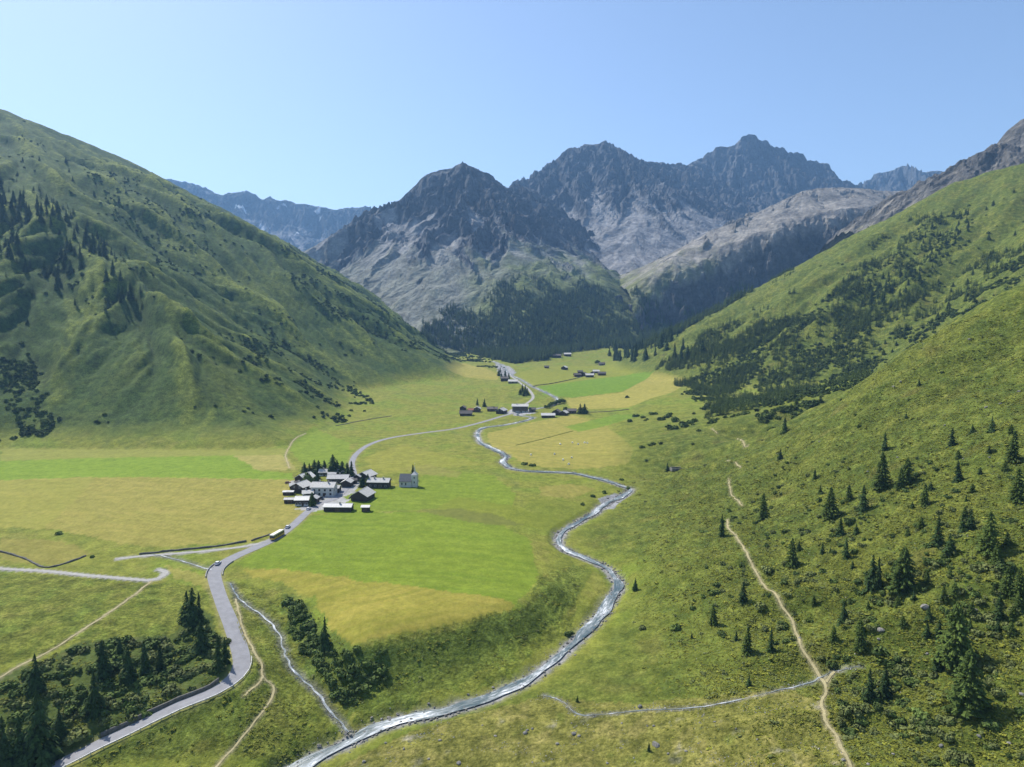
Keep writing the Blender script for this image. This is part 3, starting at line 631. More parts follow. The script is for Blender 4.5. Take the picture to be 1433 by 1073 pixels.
simple('white_plaster', (.52,.52,.5), .9, .08, .8); simple('roof_slab_stone', (.45,.445,.435), .85, .22, 1.3, rnd=.15); simple('roof_sheet', (.56,.55,.53), .6, .1, .9, rnd=.1)
simple('roof_slate', (.12,.125,.135), .6, .2, 1.6); simple('roof_rust', (.26,.11,.06), .8, .25, 1.0); simple('roof_dark', (.11,.1,.095), .85, .3, 1.4, rnd=.15); simple('pane', (.03,.035,.045), .15, .1, 1, spec=.5)
simple('car_white', (.75,.76,.77), .3, .02, 1, spec=.5); simple('car_red', (.16,.04,.035), .3, .05, 1, spec=.5); simple('car_dark', (.05,.055,.065), .3, .05, 1, spec=.5); simple('car_silver', (.42,.44,.46), .3, .03, 1, spec=.5)
simple('tyre', (.02,.02,.02), .9, .1, 3); simple('bus_yellow', (.62,.4,.03), .4, .04, 1, spec=.4); simple('bus_cream', (.74,.70,.58), .5, .04, 1); simple('lamp_red', (.4,.03,.02), .4, .05, 1); simple('steel', (.5,.51,.52), .45, .1, 3, metal=.4)
simple('bale_wrap', (.75,.75,.73), .5, .06, 1.5); simple('concrete', (.3,.295,.28), .9, .2, 1.2)

def ribbon(name, line, half, zoff, mat, cols=5, zline=None, lift=0):
    P = np.asarray(line); n = len(P); t = np.gradient(P[:, :2], axis=0); t /= np.linalg.norm(t, axis=1)[:, None] + 1e-9
    nx, ny = -t[:, 1], t[:, 0]; half = np.broadcast_to(half, (n,)); w_ = np.linspace(-1, 1, cols)
    X = P[:, 0, None] + nx[:, None] * half[:, None] * w_; Y = P[:, 1, None] + ny[:, None] * half[:, None] * w_
    Z = (zat(X, Y) + zoff) if zline is None else np.repeat((zline + zoff)[:, None], cols, 1)
    Z = np.maximum(Z, zat(X, Y) + zoff) if lift else Z
    v = np.stack([X, Y, Z], -1).reshape(-1, 3)
    f = [(i * cols + j, i * cols + j + 1, (i + 1) * cols + j + 1, (i + 1) * cols + j) for i in range(n - 1) for j in range(cols - 1)]
    me = bpy.data.meshes.new(name); me.from_pydata(v.tolist(), [], f); me.update(); me.polygons.foreach_set('use_smooth', [True] * len(f))
    fl = me.attributes.new('flow', 'FLOAT_VECTOR', 'POINT'); S_ = np.concatenate([[0], np.cumsum(np.linalg.norm(np.diff(P[:, :2], axis=0), axis=1))])
    fl.data.foreach_set('vector', np.stack([np.repeat(S_[:, None], cols, 1), half[:, None] * w_, np.zeros((n, cols))], -1).astype(np.float32).ravel())
    bm = bmesh.new(); bm.from_mesh(me)
    for q in bm.faces:
        if q.normal.z < 0: q.normal_flip()
    bm.to_mesh(me); bm.free()
    return obj(name, me, mat)
# ------------------------------------------------------------------ water
m, nt, b = new_mat('stream_water'); L = nt.links.new
at = nod(nt, 'ShaderNodeAttribute', attribute_name='flow'); mp = nod(nt, 'ShaderNodeMapping'); mp.inputs['Scale'].default_value = (.22, 1.0, 1); L(at.outputs['Vector'], mp.inputs['Vector'])
nz = nod(nt, 'ShaderNodeTexNoise', Scale=1.1, Detail=6.0, Roughness=.7, Distortion=.6); L(mp.outputs[0], nz.inputs['Vector'])
nb = nod(nt, 'ShaderNodeTexNoise', Scale=.16, Detail=2.0); L(mp.outputs[0], nb.inputs['Vector'])
ad = nod(nt, 'ShaderNodeMath', operation='MULTIPLY_ADD'); L(nb.outputs['Fac'], ad.inputs[0]); ad.inputs[1].default_value = .9; ad.inputs[2].default_value = -.45
sm = nod(nt, 'ShaderNodeMath', operation='ADD'); L(nz.outputs['Fac'], sm.inputs[0]); L(ad.outputs[0], sm.inputs[1])
r = ramp(nt, sm.outputs[0], [(.36, (.06,.09,.092)), (.5, (.14,.17,.172)), (.6, (.34,.37,.38)), (.72, (.75,.77,.78))]); L(r.outputs[0], b.inputs['Base Color'])
r2 = ramp(nt, sm.outputs[0], [(.4, (.3,.3,.3)), (.6, (.8,.8,.8))]); L(r2.outputs[0], b.inputs['Roughness'])
bp = nod(nt, 'ShaderNodeBump', Strength=.7, Distance=.3); L(nz.outputs['Fac'], bp.inputs['Height']); L(bp.outputs[0], b.inputs['Normal'])
m, nt, b = new_mat('gravel_bed'); L = nt.links.new
geo = nod(nt, 'ShaderNodeNewGeometry'); vo = nod(nt, 'ShaderNodeTexVoronoi', Scale=.8); L(geo.outputs['Position'], vo.inputs['Vector'])
r = ramp(nt, vo.outputs['Color'], [(.1, (.16,.16,.16)), (.9, (.42,.42,.41))]); L(r.outputs[0], b.inputs['Base Color']); b.inputs['Roughness'].default_value = .95
kind(ribbon('river', riv_line, np.clip(rw * (.72 + .5 * perlin(np.arange(len(rw)) / 16., np.zeros(len(rw)), 44) + .4 * perlin(np.arange(len(rw)) / 4.3, np.zeros(len(rw)), 45)), 1.2, 4.2), -.42, 'stream_water', 7, riv_line[:, 2]), 'structure')
for l in brook_lines: kind(ribbon('brook', l, .38 + .25 * perlin(np.arange(len(l)) / 4., np.zeros(len(l)), 5), .16, 'stream_water', 5), 'structure')
kind(ribbon('brook', rill_line, .17 + .2 * perlin(np.arange(len(rill_line)) / 4., np.zeros(len(rill_line)), 6), .14, 'stream_water', 5), 'structure')
# ------------------------------------------------------------------ road, tracks, paths
wid = np.interp(np.arange(len(road_line)), [0, 40, 70], [3.0, 3.0, 2.9]); ydist = road_line[:, 1]
wid = np.interp(ydist, [200, 262, 300, 340, 420, 1200], [2.9, 3.2, 2.9, 3.3, 2.6, 2.2])
kind(ribbon('road', road_line, wid, .10, 'asphalt', 7), 'structure'); kind(ribbon('road', road2_line, 2.2, .2, 'gravel_track', 5), 'structure')
for l in track_lines: kind(ribbon('track', l, 1.35, .10, 'gravel_track', 5), 'structure')
for pi, l in enumerate(path_lines): kind(ribbon('footpath', l, (.36 if pi in (7, 8) else .43) + .12 * perlin(np.arange(len(l)) / 5., np.zeros(len(l)), 8), .10, 'path_earth', 4), 'structure')

# ------------------------------------------------------------------ tree, bush and stone models
def tri_mesh(name, tris):
    v = [p for t in tris for p in t]; me = bpy.data.meshes.new(name); me.from_pydata(v, [], [(3 * i, 3 * i + 1, 3 * i + 2) for i in range(len(tris))]); me.update(); return me
def conifer_crown(seed, tiers=15, per=9, rmax=.2, power=.8, droop=.35, base=.06, ragged=.3, fan=4, spray=.36):
    """crown of a tree one unit high, built of drooping branch sprays"""
    rg = random.Random(seed); T = []
    for k in range(tiers):
        h = base + (1 - base) * (k / tiers) ** .92; r = rmax * (1 - (h - base) / (1 - base)) ** power + .008
        n = max(4, int(per * (.55 + .45 * (1 - k / tiers))))
        for i in range(n):
            if rg.random() < .12: continue
            a = 2 * math.pi * (i + rg.random() * .8) / n + k; rr_ = r * (1 + ragged * (rg.random() * 2 - 1)); dz = droop * rr_ * (.7 + .6 * rg.random()); zz = h + (rg.random() - .5) * .03
            ca, sa = math.cos(a), math.sin(a); wv = (rr_ * spray + .01)
            c0 = (0.004 * ca, .004 * sa, zz + .03); tip = (rr_ * ca, rr_ * sa, zz - dz)
            for q in range(fan):
                t0 = .25 + .7 * q / fan; s = 1 if q % 2 else -1; sp = wv * (1.15 - .6 * t0) * s * (.7 + .6 * rg.random())
                m0 = (rr_ * t0 * ca, rr_ * t0 * sa, zz - dz * t0 * t0 + .012); e = (rr_ * (t0 + .16) * ca - sp * sa, rr_ * (t0 + .16) * sa + sp * ca, zz - dz * (t0 + .1) - .018 - .01 * rg.random())
                e2 = (rr_ * min(1.05, t0 + .36) * ca - sp * .15 * sa, rr_ * min(1.05, t0 + .36) * sa + sp * .15 * ca, zz - dz * (t0 + .3) - .004)
                T.append((m0, e, e2))
            T.append((c0, (rr_ * .7 * ca - wv * .55 * sa, rr_ * .7 * sa + wv * .55 * ca, zz - dz * .75), tip)); T.append((c0, tip, (rr_ * .7 * ca + wv * .55 * sa, rr_ * .7 * sa - wv * .55 * ca, zz - dz * .75)))
    T.append(((-.006, 0, .93), (.006, 0, .93), (0, 0, 1.0))); T.append(((0, -.006, .93), (0, .006, .93), (0, 0, 1.0)))
    return T
def trunk_mesh(name, r, h):
    return MB().cyl((0, 0, -.05), r, r * .25, h, 6).mesh(name)
def bush_tris(seed, n=170, leaf=.26, flat=.75, lobes=5):
    rg = random.Random(seed); T = []; L_ = [(rg.uniform(-.5, .5), rg.uniform(-.5, .5), rg.uniform(.15, .55), rg.uniform(.42, .68)) for _ in range(lobes)]
    for i in range(n):
        lx, ly, lz, lr = rg.choice(L_); a = rg.uniform(0, 2 * math.pi); z = rg.uniform(-.35, 1); q = math.sqrt(max(0, 1 - z * z)); k = lr * rg.uniform(.82, 1.08)
        c = Vector((lx + k * q * math.cos(a), ly + k * q * math.sin(a), max(.02, (lz + k * z * flat)))); nrm = Vector((q * math.cos(a), q * math.sin(a), z + .25)).normalized()
        nrm = (nrm + Vector((rg.gauss(0, .4), rg.gauss(0, .4), rg.gauss(0, .4)))).normalized(); t = nrm.orthogonal().normalized(); t.rotate(Matrix.Rotation(rg.uniform(0, 6.28), 3, nrm)); b_ = nrm.cross(t); s = leaf * rg.uniform(.6, 1.25)
        p = [c + t * s, c + b_ * s * .7, c - t * s, c - b_ * s * .7]
        T.append((tuple(p[0]), tuple(p[1]), tuple(p[2]))); T.append((tuple(p[0]), tuple(p[2]), tuple(p[3])))
    return T
SPR = [tri_mesh('spruce_crown_%d' % i, conifer_crown(i + 1, 22, 13, rm, pw, .5, .05, .65, 4, .3)) for i, (rm, pw) in enumerate(((.17, .85), (.2, .8), (.15, .7), (.23, .95), (.19, .62), (.14, .9), (.21, .7), (.25, 1.1)))]
LAR = [tri_mesh('larch_crown_%d' % i, conifer_crown(i + 21, 26, 15, rm, .66, .2, .08, .55, 6, .17)) for i, rm in enumerate((.21, .24, .18))]
for me in SPR: me.materials.append(MATS['spruce_needles'])
for me in LAR: me.materials.append(MATS['larch_needles'])
TRK = trunk_mesh('trunk_slim', .018, .8); TRK.materials.append(MATS['bark'])
LEAFY = [tri_mesh('leafy_crown_%d' % i, [tuple((p[0] * .42, p[1] * .42, .22 + p[2] * .68) for p in t) for t in bush_tris(60 + i, 260, .2, 1.0, 8)]) for i in range(2)]
for me in LEAFY: me.materials.append(MATS['alder_leaves'])
BUSH = [tri_mesh('bush_leaves_%d' % i, bush_tris(40 + i, 170, .24)) for i in range(4)]; BUSH2 = [me.copy() for me in BUSH]
for me in BUSH: me.materials.append(MATS['alder_leaves'])
for me in BUSH2: me.materials.append(MATS['willow_leaves'])
def stone_mesh(seed, sub=2):
    bm = bmesh.new(); bmesh.ops.create_icosphere(bm, subdivisions=sub, radius=1); rg = random.Random(seed); o = [rg.uniform(-50, 50) for _ in range(3)]
    pl = [(Vector((rg.gauss(0, 1), rg.gauss(0, 1), rg.gauss(0, .7))).normalized(), rg.uniform(.55, .85)) for _ in range(7)]
    for v in bm.verts:
        for n_, d in pl:
            k = v.co.dot(n_) - d
            if k > 0: v.co -= n_ * k * .9
        v.co.z *= .7; v.co *= 1 + .1 * float(perlin(v.co.x * 2 + o[0], v.co.y * 2 + v.co.z * 2 + o[1]))
    me = bpy.data.meshes.new('boulder_%d' % seed); bm.to_mesh(me); bm.free(); me.materials.append(MATS['stone']); return me
STONE = [stone_mesh(i) for i in range(5)]

NPL = {}
def tree(kind_, x, y, h, label, group, wide=1.0):
    z = float(zat(x, y)); rg = random.Random(int(x * 91 + y * 37)); nm = {'s': 'spruce_tree', 'l': 'larch_tree', 'd': 'broadleaf_tree'}[kind_]
    o = empty(nm, (x, y, z - .02 * h), rg.uniform(0, 6.28)); s = h; o.scale = (s * wide * rg.uniform(.9, 1.1), s * wide * rg.uniform(.9, 1.1), s)
    tag(o, label, 'tree', group)
    c = bpy.data.objects.new('crown', rg.choice({'s': SPR, 'l': LAR, 'd': LEAFY}[kind_])); COL.objects.link(c); c.parent = o
    t = bpy.data.objects.new('trunk', TRK); COL.objects.link(t); t.parent = o
    NPL[nm] = NPL.get(nm, 0) + 1; return o
def tree_px(kind_, u, v, hpx, label, group, wide=1.0):
    x, y, z = hit(u, v); return tree(kind_, x, y, hpx * math.sqrt(y * y + x * x * .3) / FPX * 1.03, label, group, wide)
def bush(x, y, r, label, group, willow=False, flat=1.0, name='bush'):
    rg = random.Random(int(x * 71 + y * 53)); o = bpy.data.objects.new(name, rg.choice(BUSH2 if willow else BUSH)); COL.objects.link(o)
    o.location = (x, y, float(zat(x, y)) - .12 * r); o.rotation_euler = (0, 0, rg.uniform(0, 6.28)); o.scale = (r * rg.uniform(.85, 1.2), r * rg.uniform(.85, 1.2), r * flat * rg.uniform(.8, 1.1))
    tag(o, label, 'bush', group); NPL[name] = NPL.get(name, 0) + 1; return o
def poly_points(px, n, seed, gap=0.0, dens=None):
    """n places on the ground inside an outline, kept apart by gap"""
    rg = random.Random(seed); P = hits(px); xs = [p[0] for p in P]; ys = [p[1] for p in P]; o = []; tries = 0
    while len(o) < n and tries < n * 60:
        tries += 1; x = rg.uniform(min(xs), max(xs)); y = rg.uniform(min(ys), max(ys))
        if not bool(inside(np.array(x), np.array(y), P)): continue
        if dens and rg.random() > dens(x, y): continue
        if gap and any((x - a) ** 2 + (y - b) ** 2 < gap * gap for a, b in o[-200:]): continue
        o.append((x, y))
    return o
def clump(sc, seed, lo=-.1, hi=.35): return lambda x, y: float(sstep(lo, hi, perlin(np.array(x / sc), np.array(y / sc), seed)))

# ------------------------------------------------------------------ buildings
def house(name, label, u, v, Ln, Wd, eave, rot, wall='dark_timber', roof='roof_slab_stone', pitch=.5, over=.7, group=None, chim=1, wins=0, doors=1, base_h=0.0, xyz=None, balcony=0, cat='house'):
    x, y, z = xyz or hit(u, v)
    c, s = math.cos(rot), math.sin(rot)
    zs = [float(zat(x + c * a - s * b, y + s * a + c * b)) for a in (-Ln / 2, 0, Ln / 2) for b in (-Wd / 2, 0, Wd / 2)]
    z = (min(zs) + max(zs)) / 2
    o = empty(name, (x, y, z), rot); tag(o, label, cat, group)
    rise = Wd / 2 * pitch; lo = min(zs) - z - .5
    p = MB().prism([(-Wd / 2, lo), (Wd / 2, lo), (Wd / 2, eave), (0, eave + rise), (-Wd / 2, eave)], -Ln / 2, Ln / 2)
    obj('wall', p.mesh('wall'), wall, o)
    if base_h: obj('plinth', MB().box(-Ln / 2 - .06, Ln / 2 + .06, -Wd / 2 - .06, Wd / 2 + .06, lo - .1, base_h).mesh('plinth'), 'white_plaster', o)
    th = .28; e = over; ex = Wd / 2 + e; zed = eave - e * pitch
    rf = MB()
    rf.prism([(0, eave + rise + .02), (ex, zed + .02), (ex, zed + th), (0, eave + rise + th + .05)], -Ln / 2 - over, Ln / 2 + over)
    rf.prism([(0, eave + rise + .02), (0, eave + rise + th + .05), (-ex, zed + th), (-ex, zed + .02)], -Ln / 2 - over, Ln / 2 + over)
    ro = obj('roof', rf.mesh('roof'), roof, o)
    if Ln > 7: obj('ridge_cap', MB().box(-Ln / 2 - over, Ln / 2 + over, -.16, .16, eave + rise + th - .02, eave + rise + th + .14).mesh('ridge_cap'), roof, ro)
    rg = random.Random(int(u * 31 + v * 17))
    for k in range(chim):
        cx = Ln * (-.22 + .44 * k if chim > 1 else rg.uniform(-.2, .2)); sd = rg.choice((-1, 1)) * Wd * .12
        obj('chimney', MB().box(cx - .4, cx + .4, sd - .4, sd + .4, eave + rise * .4, eave + rise + 1.1).box(cx - .5, cx + .5, sd - .5, sd + .5, eave + rise + 1.1, eave + rise + 1.3).mesh('chimney'), 'concrete', ro)
    def opening(nm, side, a, w_, h_, z0, mat, fr):
        d = (Wd / 2 + .04) if side in 'sn' else (Ln / 2 + .04); sg = -1 if side in 'sw' else 1
        def bx(g, t): 
            m_ = MB(); lo_, hi_ = sorted((sg * (d - .2), sg * (d + t)))
            if side in 'sn': m_.box(a - w_ / 2 - g, a + w_ / 2 + g, lo_, hi_, z0 - g, z0 + h_ + g)
            else: m_.box(lo_, hi_, a - w_ / 2 - g, a + w_ / 2 + g, z0 - g, z0 + h_ + g)
            return m_.mesh(nm)
        wn = obj(nm, bx(0, .06), mat, o); obj('frame' if nm == 'window' else 'door_frame', bx(.14, 0), fr, wn)
    for k in range(wins):
        fl = max(1, int(eave / 2.7)); per = max(1, math.ceil(wins / fl)); i, f_ = k % per, k // per
        a = -Ln / 2 + Ln * (i + .5) / per; opening('window', 's', a, 1.1, 1.25, .9 + f_ * 2.7, 'pane', 'brown_timber' if wall == 'white_plaster' else 'white_plaster')
    if wins:
        for q in (-.22, .22): opening('window', 'w', Wd * q, 1.0, 1.2, 1.0 if eave < 4 else 3.4, 'pane', 'brown_timber' if wall == 'white_plaster' else 'white_plaster'); opening('window', 'e', Wd * q, 1.0, 1.2, 1.0 if eave < 4 else 3.4, 'pane', 'brown_timber')
    if doors: opening('door', 'e' if doors == 2 else 's', 0.0 if not wins else Ln * .08, 1.4 if wins else 2.4, 2.1 if wins else 2.4, .02, 'brown_timber' if wall != 'brown_timber' else 'dark_timber', 'grey_timber')
    for k in range(balcony): obj('balcony', MB().box(-Ln / 2 + .5, Ln / 2 - .5, -Wd / 2 - 1.5, -Wd / 2 - .02, 2.6 + k * 2.8, 2.75 + k * 2.8).box(-Ln / 2 + .5, Ln / 2 - .5, -Wd / 2 - 1.5, -Wd / 2 - 1.42, 2.75 + k * 2.8, 3.6 + k * 2.8).mesh('balcony'), 'brown_timber', o)
    return o
LH, UH, TH_ = 'houses of the lower hamlet', 'houses of the upper hamlet', 'barns on the far meadows'
house('hay_barn', 'dark barn with a broad pale roof beside the spruces above the lower hamlet', 427, 674, 11, 10, 3.6, R(65), 'dark_timber', 'roof_sheet', .55, .9, LH, 0)
house('chalet', 'small chalet with a square grey roof in the gap between two spruces', 454, 665, 7, 6, 3.0, R(2), 'grey_timber', 'roof_slab_stone', .6, .6, LH, 1, 2, base_h=.9)
house('long_farmhouse', 'long dark farmhouse below the row of spruces, with a pale stone roof', 474, 675, 15, 8, 3.8, R(1), 'dark_timber', 'roof_slab_stone', .5, .7, LH, 1, 3)
house('farm_annex', 'dark annex with a gable towards the village yard, joined to the long farmhouse', 486, 680, 8, 7, 3.4, R(88), 'dark_timber', 'roof_slab_stone', .5, .6, LH, 0, 0)
house('farmhouse', 'dark timber farmhouse with a wide grey gable roof next to the rounded tree', 422, 687, 11, 10, 4.2, R(72), 'dark_timber', 'roof_slab_stone', .5, .9, LH, 1, 2)
house('white_house', 'large white plastered house with a long grey roof and rows of windows', 454, 692, 15.5, 9.5, 6.4, R(-3), 'white_plaster', 'roof_slab_stone', .5, .8, LH, 2, 8)
house('side_wing', 'low lean wing with a grey roof at the end of the large white house', 470, 688, 6, 6, 3.2, R(-3), 'dark_timber', 'roof_slab_stone', .45, .5, LH, 0, 0)
house('cottage', 'cottage with a cream white roof and white plinth beside the larch by the road', 424, 706, 8.5, 7, 4.0, R(3), 'dark_timber', 'roof_sheet', .45, .7, LH, 1, 4, base_h=1.2)
house('shed', 'low shed with a pale sheet roof at the edge of the hay meadow', 404, 692, 7, 4, 2.2, R(4), 'dark_timber', 'roof_sheet', .25, .4, LH, 0)
house('garage', 'open fronted dark garage with a grey roof below the low shed', 407, 703, 7.5, 5, 2.5, R(3), 'dark_timber', 'roof_slab_stone', .25, .5, LH, 0)
house('long_barn', 'long low barn with a white roof standing on the green meadow by the road', 474, 714, 17.5, 6.5, 3.0, R(-2), 'dark_timber', 'roof_sheet', .42, .6, LH, 1)
house('hut', 'tiny hut with a white roof alone on the green meadow', 512, 715, 4.6, 4, 3.0, R(0), 'dark_timber', 'roof_sheet', .35, .6, LH, 0)
house('barn', 'black barn with its gable over the green meadow and a grey roof', 508, 698, 13, 11.5, 3.6, R(78), 'dark_timber', 'roof_slab_stone', .55, .9, LH, 0)
house('double_house', 'double house with a long grey roof and two chimneys behind the black barn', 531, 681, 15, 8.5, 4.4, R(-4), 'dark_timber', 'roof_slab_stone', .45, .8, LH, 2, 4)
house('gable_house', 'house with a broad grey gable roof where the road leaves the lower hamlet', 513, 670, 11, 11, 3.4, R(70), 'dark_timber', 'roof_slab_stone', .5, .9, LH, 0, 0)
house('cottage', 'small pale cottage half hidden behind the tall spruces', 477, 664, 5.5, 5, 3.0, R(5), 'white_plaster', 'roof_slab_stone', .6, .5, LH, 0, 2)
house('shed', 'narrow grey shed between the white house and the rounded tree', 439, 688, 5, 4.5, 2.8, R(40), 'grey_timber', 'roof_slab_stone', .5, .4, LH, 0)
house('wood_store', 'wood store with a dark roof beside the farm annex and the road', 495, 676, 4.5, 4, 2.4, R(20), 'brown_timber', 'roof_dark', .5, .4, LH, 0)
house('shed', 'little shed tucked against the gable house at the road out of the hamlet', 522, 674, 5, 4, 2.4, R(-10), 'brown_timber', 'roof_slab_stone', .4, .4, LH, 0)
house('hen_house', 'tiny timber hen house on the grass behind the dark barn of the spruces', 416, 678, 3.4, 3, 2.0, R(30), 'brown_timber', 'roof_dark', .4, .3, LH, 0)
house('porch_house', 'small dark house with a grey roof wedged below the wide gable farmhouse', 431, 695, 7, 6, 3.0, R(15), 'dark_timber', 'roof_slab_stone', .5, .5, LH, 1, 2)
for n_, lb, u, v, a, b_, e_, ro_, wl, rf_ in [('chalet', 'narrow dark chalet squeezed between the cottage with the cream roof and the white house', 440, 703, 5.5, 5, 3.2, 1.5, 'dark_timber', 'roof_slab_stone'), ('shed', 'flat grey shed at the back of the long farmhouse', 465, 667, 6, 4, 2.4, .1, 'grey_timber', 'roof_slab_stone'),
  ('chalet', 'dark chalet with a steep grey roof between the farm annex and the gable house', 502, 672, 6, 5.5, 3.4, 1.3, 'dark_timber', 'roof_slab_stone'), ('stable', 'low stable with a grey roof in front of the dark barn of the spruces', 413, 683, 7, 5, 2.4, .2, 'dark_timber', 'roof_slab_stone')]: house(n_, lb, u, v, a, b_, e_, ro_, wl, rf_, .5, .5, LH, 0, 0)
# chapel
x, y, z = hit(571, 680); ch = empty('chapel', (x, y, z - .1), R(-4)); tag(ch, 'white chapel with slate roof and pointed spire on the green meadow', 'chapel')
obj('nave', MB().prism([(-3.9, -.8), (3.9, -.8), (3.9, 4.6), (0, 9.0), (-3.9, 4.6)], -5.6, 3.2).mesh('nave'), 'white_plaster', ch)
rf = MB(); rf.prism([(0, 9.02), (4.4, 4.05), (4.4, 4.3), (0, 9.35)], -5.9, 3.3); rf.prism([(0, 9.02), (0, 9.35), (-4.4, 4.3), (-4.4, 4.05)], -5.9, 3.3)
obj('roof', rf.mesh('roof'), 'roof_slate', ch)
tw = obj('tower', MB().box(3.22, 7.4, -3.2, 1.4, -.8, 9.0).mesh('tower'), 'white_plaster', ch)
sp = MB(); b0 = len(sp.v); sp.v += [(3.0, -3.4, 9.0), (7.6, -3.4, 9.0), (7.6, 1.6, 9.0), (3.0, 1.6, 9.0), (4.8, -1.4, 11.2), (5.8, -1.4, 11.2), (5.8, -.4, 11.2), (4.8, -.4, 11.2), (5.3, -.9, 16.5)]
sp.f += [(0, 1, 5, 4), (1, 2, 6, 5), (2, 3, 7, 6), (3, 0, 4, 7), (4, 5, 8), (5, 6, 8), (6, 7, 8), (7, 4, 8), (0, 3, 2, 1)]
so = obj('spire', sp.mesh('spire'), 'roof_sheet', tw); obj('cross', MB().box(5.26, 5.34, -.94, -.86, 16.3, 17.7).box(4.95, 5.65, -.93, -.87, 17.1, 17.22).mesh('cross'), 'steel', tw)
for zz in (3.0, 6.4): obj('window', MB().box(4.9, 5.7, -3.3, -3.1, zz, zz + 1.3).mesh('window'), 'pane', tw)
for k in (-3.6, -.8): obj('window', MB().box(k - .4, k + .4, -4.0, -3.8, 1.6, 3.4).mesh('window'), 'pane', ch)
obj('door', MB().box(-5.75, -5.5, -.7, .7, -.1, 2.3).mesh('door'), 'brown_timber', ch)
# upper hamlet
U = [('hay_barn', 'dark barn with a black roof at the meadow end of the upper hamlet', 652, 581, 15, 10, 3.0, R(4), 'dark_timber', 'roof_dark', .6, 0, 0, 0),
 ('hay_barn', 'small black barn just uphill of the rust roofed shed', 648, 573, 8, 7, 3.0, R(80), 'dark_timber', 'roof_dark', .6, 0, 0, 0),
 ('shed', 'shed with a rust red roof in the upper hamlet', 660, 576, 9, 7, 2.6, R(10), 'brown_timber', 'roof_rust', .5, 0, 0, 0),
 ('chalet', 'timber chalet with a grey roof beside the two slim spruces of the upper hamlet', 668, 576, 8, 8, 4.6, R(85), 'brown_timber', 'roof_slab_stone', .5, 1, 4, .0),
 ('farmhouse', 'low brown farmhouse between the slim spruces and the inn', 689, 575, 13, 8, 3.4, R(0), 'brown_timber', 'roof_dark', .5, 1, 2, 0),
 ('farmhouse', 'farmhouse with a broad light grey roof next to the inn', 702, 578, 14, 10, 4.0, R(70), 'dark_timber', 'roof_slab_stone', .5, 1, 2, 0),
 ('chalet', 'brown chalet on the stream side of the inn', 745, 576, 8, 7, 3.6, R(0), 'brown_timber', 'roof_dark', .5, 0, 2, 0),
 ('long_barn', 'long barn with a bright white roof across the stream from the inn', 767, 584, 16, 8, 3.2, R(0), 'dark_timber', 'roof_sheet', .5, 0, 0, 0),
 ('hay_barn', 'black gabled barn next to the white roofed long barn', 779, 580, 11, 10, 3.6, R(75), 'dark_timber', 'roof_dark', .6, 0, 0, 0),
 ('hay_barn', 'grey roofed barn in the middle of the row across the stream', 789, 580.5, 11, 9, 3.2, R(70), 'dark_timber', 'roof_slab_stone', .55, 0, 0, 0),
 ('chalet', 'brown chalet at the end of the row beside two round spruces', 800, 578, 11, 8, 3.6, R(0), 'brown_timber', 'roof_dark', .5, 0, 3, 0)]
for n_, lb, u, v, a, b_, e_, ro_, wl, rf_, pt, c_, wi, bh in U: house(n_, lb, u, v, a, b_, e_, ro_, wl, rf_, pt, .8, UH, c_, wi, base_h=bh)
house('inn', 'large three storey inn with white ground floor, balconies and grey roof', 728, 577, 20, 10, 8.2, R(-3), 'grey_timber', 'roof_slab_stone', .45, 1.0, UH, 2, 9, base_h=2.6, balcony=2)
FB = [('hay_barn', 'dark barn at the foot of the spruce forest beside the gravel', 779, 500, 20, 12, 5, 0, 'dark_timber', 'roof_dark'), ('hay_barn', 'barn with a pale roof where the track meets the forest', 794, 498, 17, 11, 5, .1, 'dark_timber', 'roof_slab_stone'),
 ('hut', 'tiny dark hut alone in the upper meadow', 765, 515, 9, 7, 3, .0, 'dark_timber', 'roof_dark'), ('hay_barn', 'lone barn with a white roof in the upper meadow', 790, 517, 14, 10, 4.5, 1.2, 'dark_timber', 'roof_sheet'),
 ('hay_barn', 'reddish brown barn at the wall end of the meadow barns', 808, 527, 12, 9, 4, .2, 'brown_timber', 'roof_dark'), ('hay_barn', 'black barn in the middle of the meadow barns', 817, 526, 12, 9, 4.5, 1.2, 'dark_timber', 'roof_dark'),
 ('hay_barn', 'barn with a slate grey roof below the black meadow barn', 825, 527.5, 14, 9, 4, .05, 'dark_timber', 'roof_slab_stone'), ('hay_barn', 'barn with a pale grey roof uphill in the meadow barn group', 834, 522, 12, 9, 4, .0, 'dark_timber', 'roof_slab_stone'),
 ('hay_barn', 'dark barn furthest from the wall among the meadow barns', 842, 525, 14, 9, 4, .1, 'brown_timber', 'roof_dark'), ('hay_barn', 'grey barn with a round tree beside it above the meadow barns', 842, 511, 13, 9, 4, .1, 'grey_timber', 'roof_dark'),
 ('hay_barn', 'small dark barn tucked behind the reddish brown meadow barn', 812, 522, 9, 7, 3.5, .1, 'dark_timber', 'roof_dark'), ('hay_barn', 'small brown barn filling the gap beside the pale grey roofed meadow barn', 829, 524, 9, 7, 3.6, 1.3, 'brown_timber', 'roof_dark'), ('chalet', 'dark chalet among spruces beside the gravel fan', 706, 533, 13, 9, 5, .05, 'dark_timber', 'roof_dark'), ('long_barn', 'long barn with a light grey roof beside the gravel fan', 718, 536, 15, 9, 3.4, -.1, 'grey_timber', 'roof_slab_stone')]
for n_, lb, u, v, a, b_, e_, ro_, wl, rf_ in FB: house(n_, lb, u, v, a, b_, e_, ro_, wl, rf_, .55, .8, TH_, 0, 0)
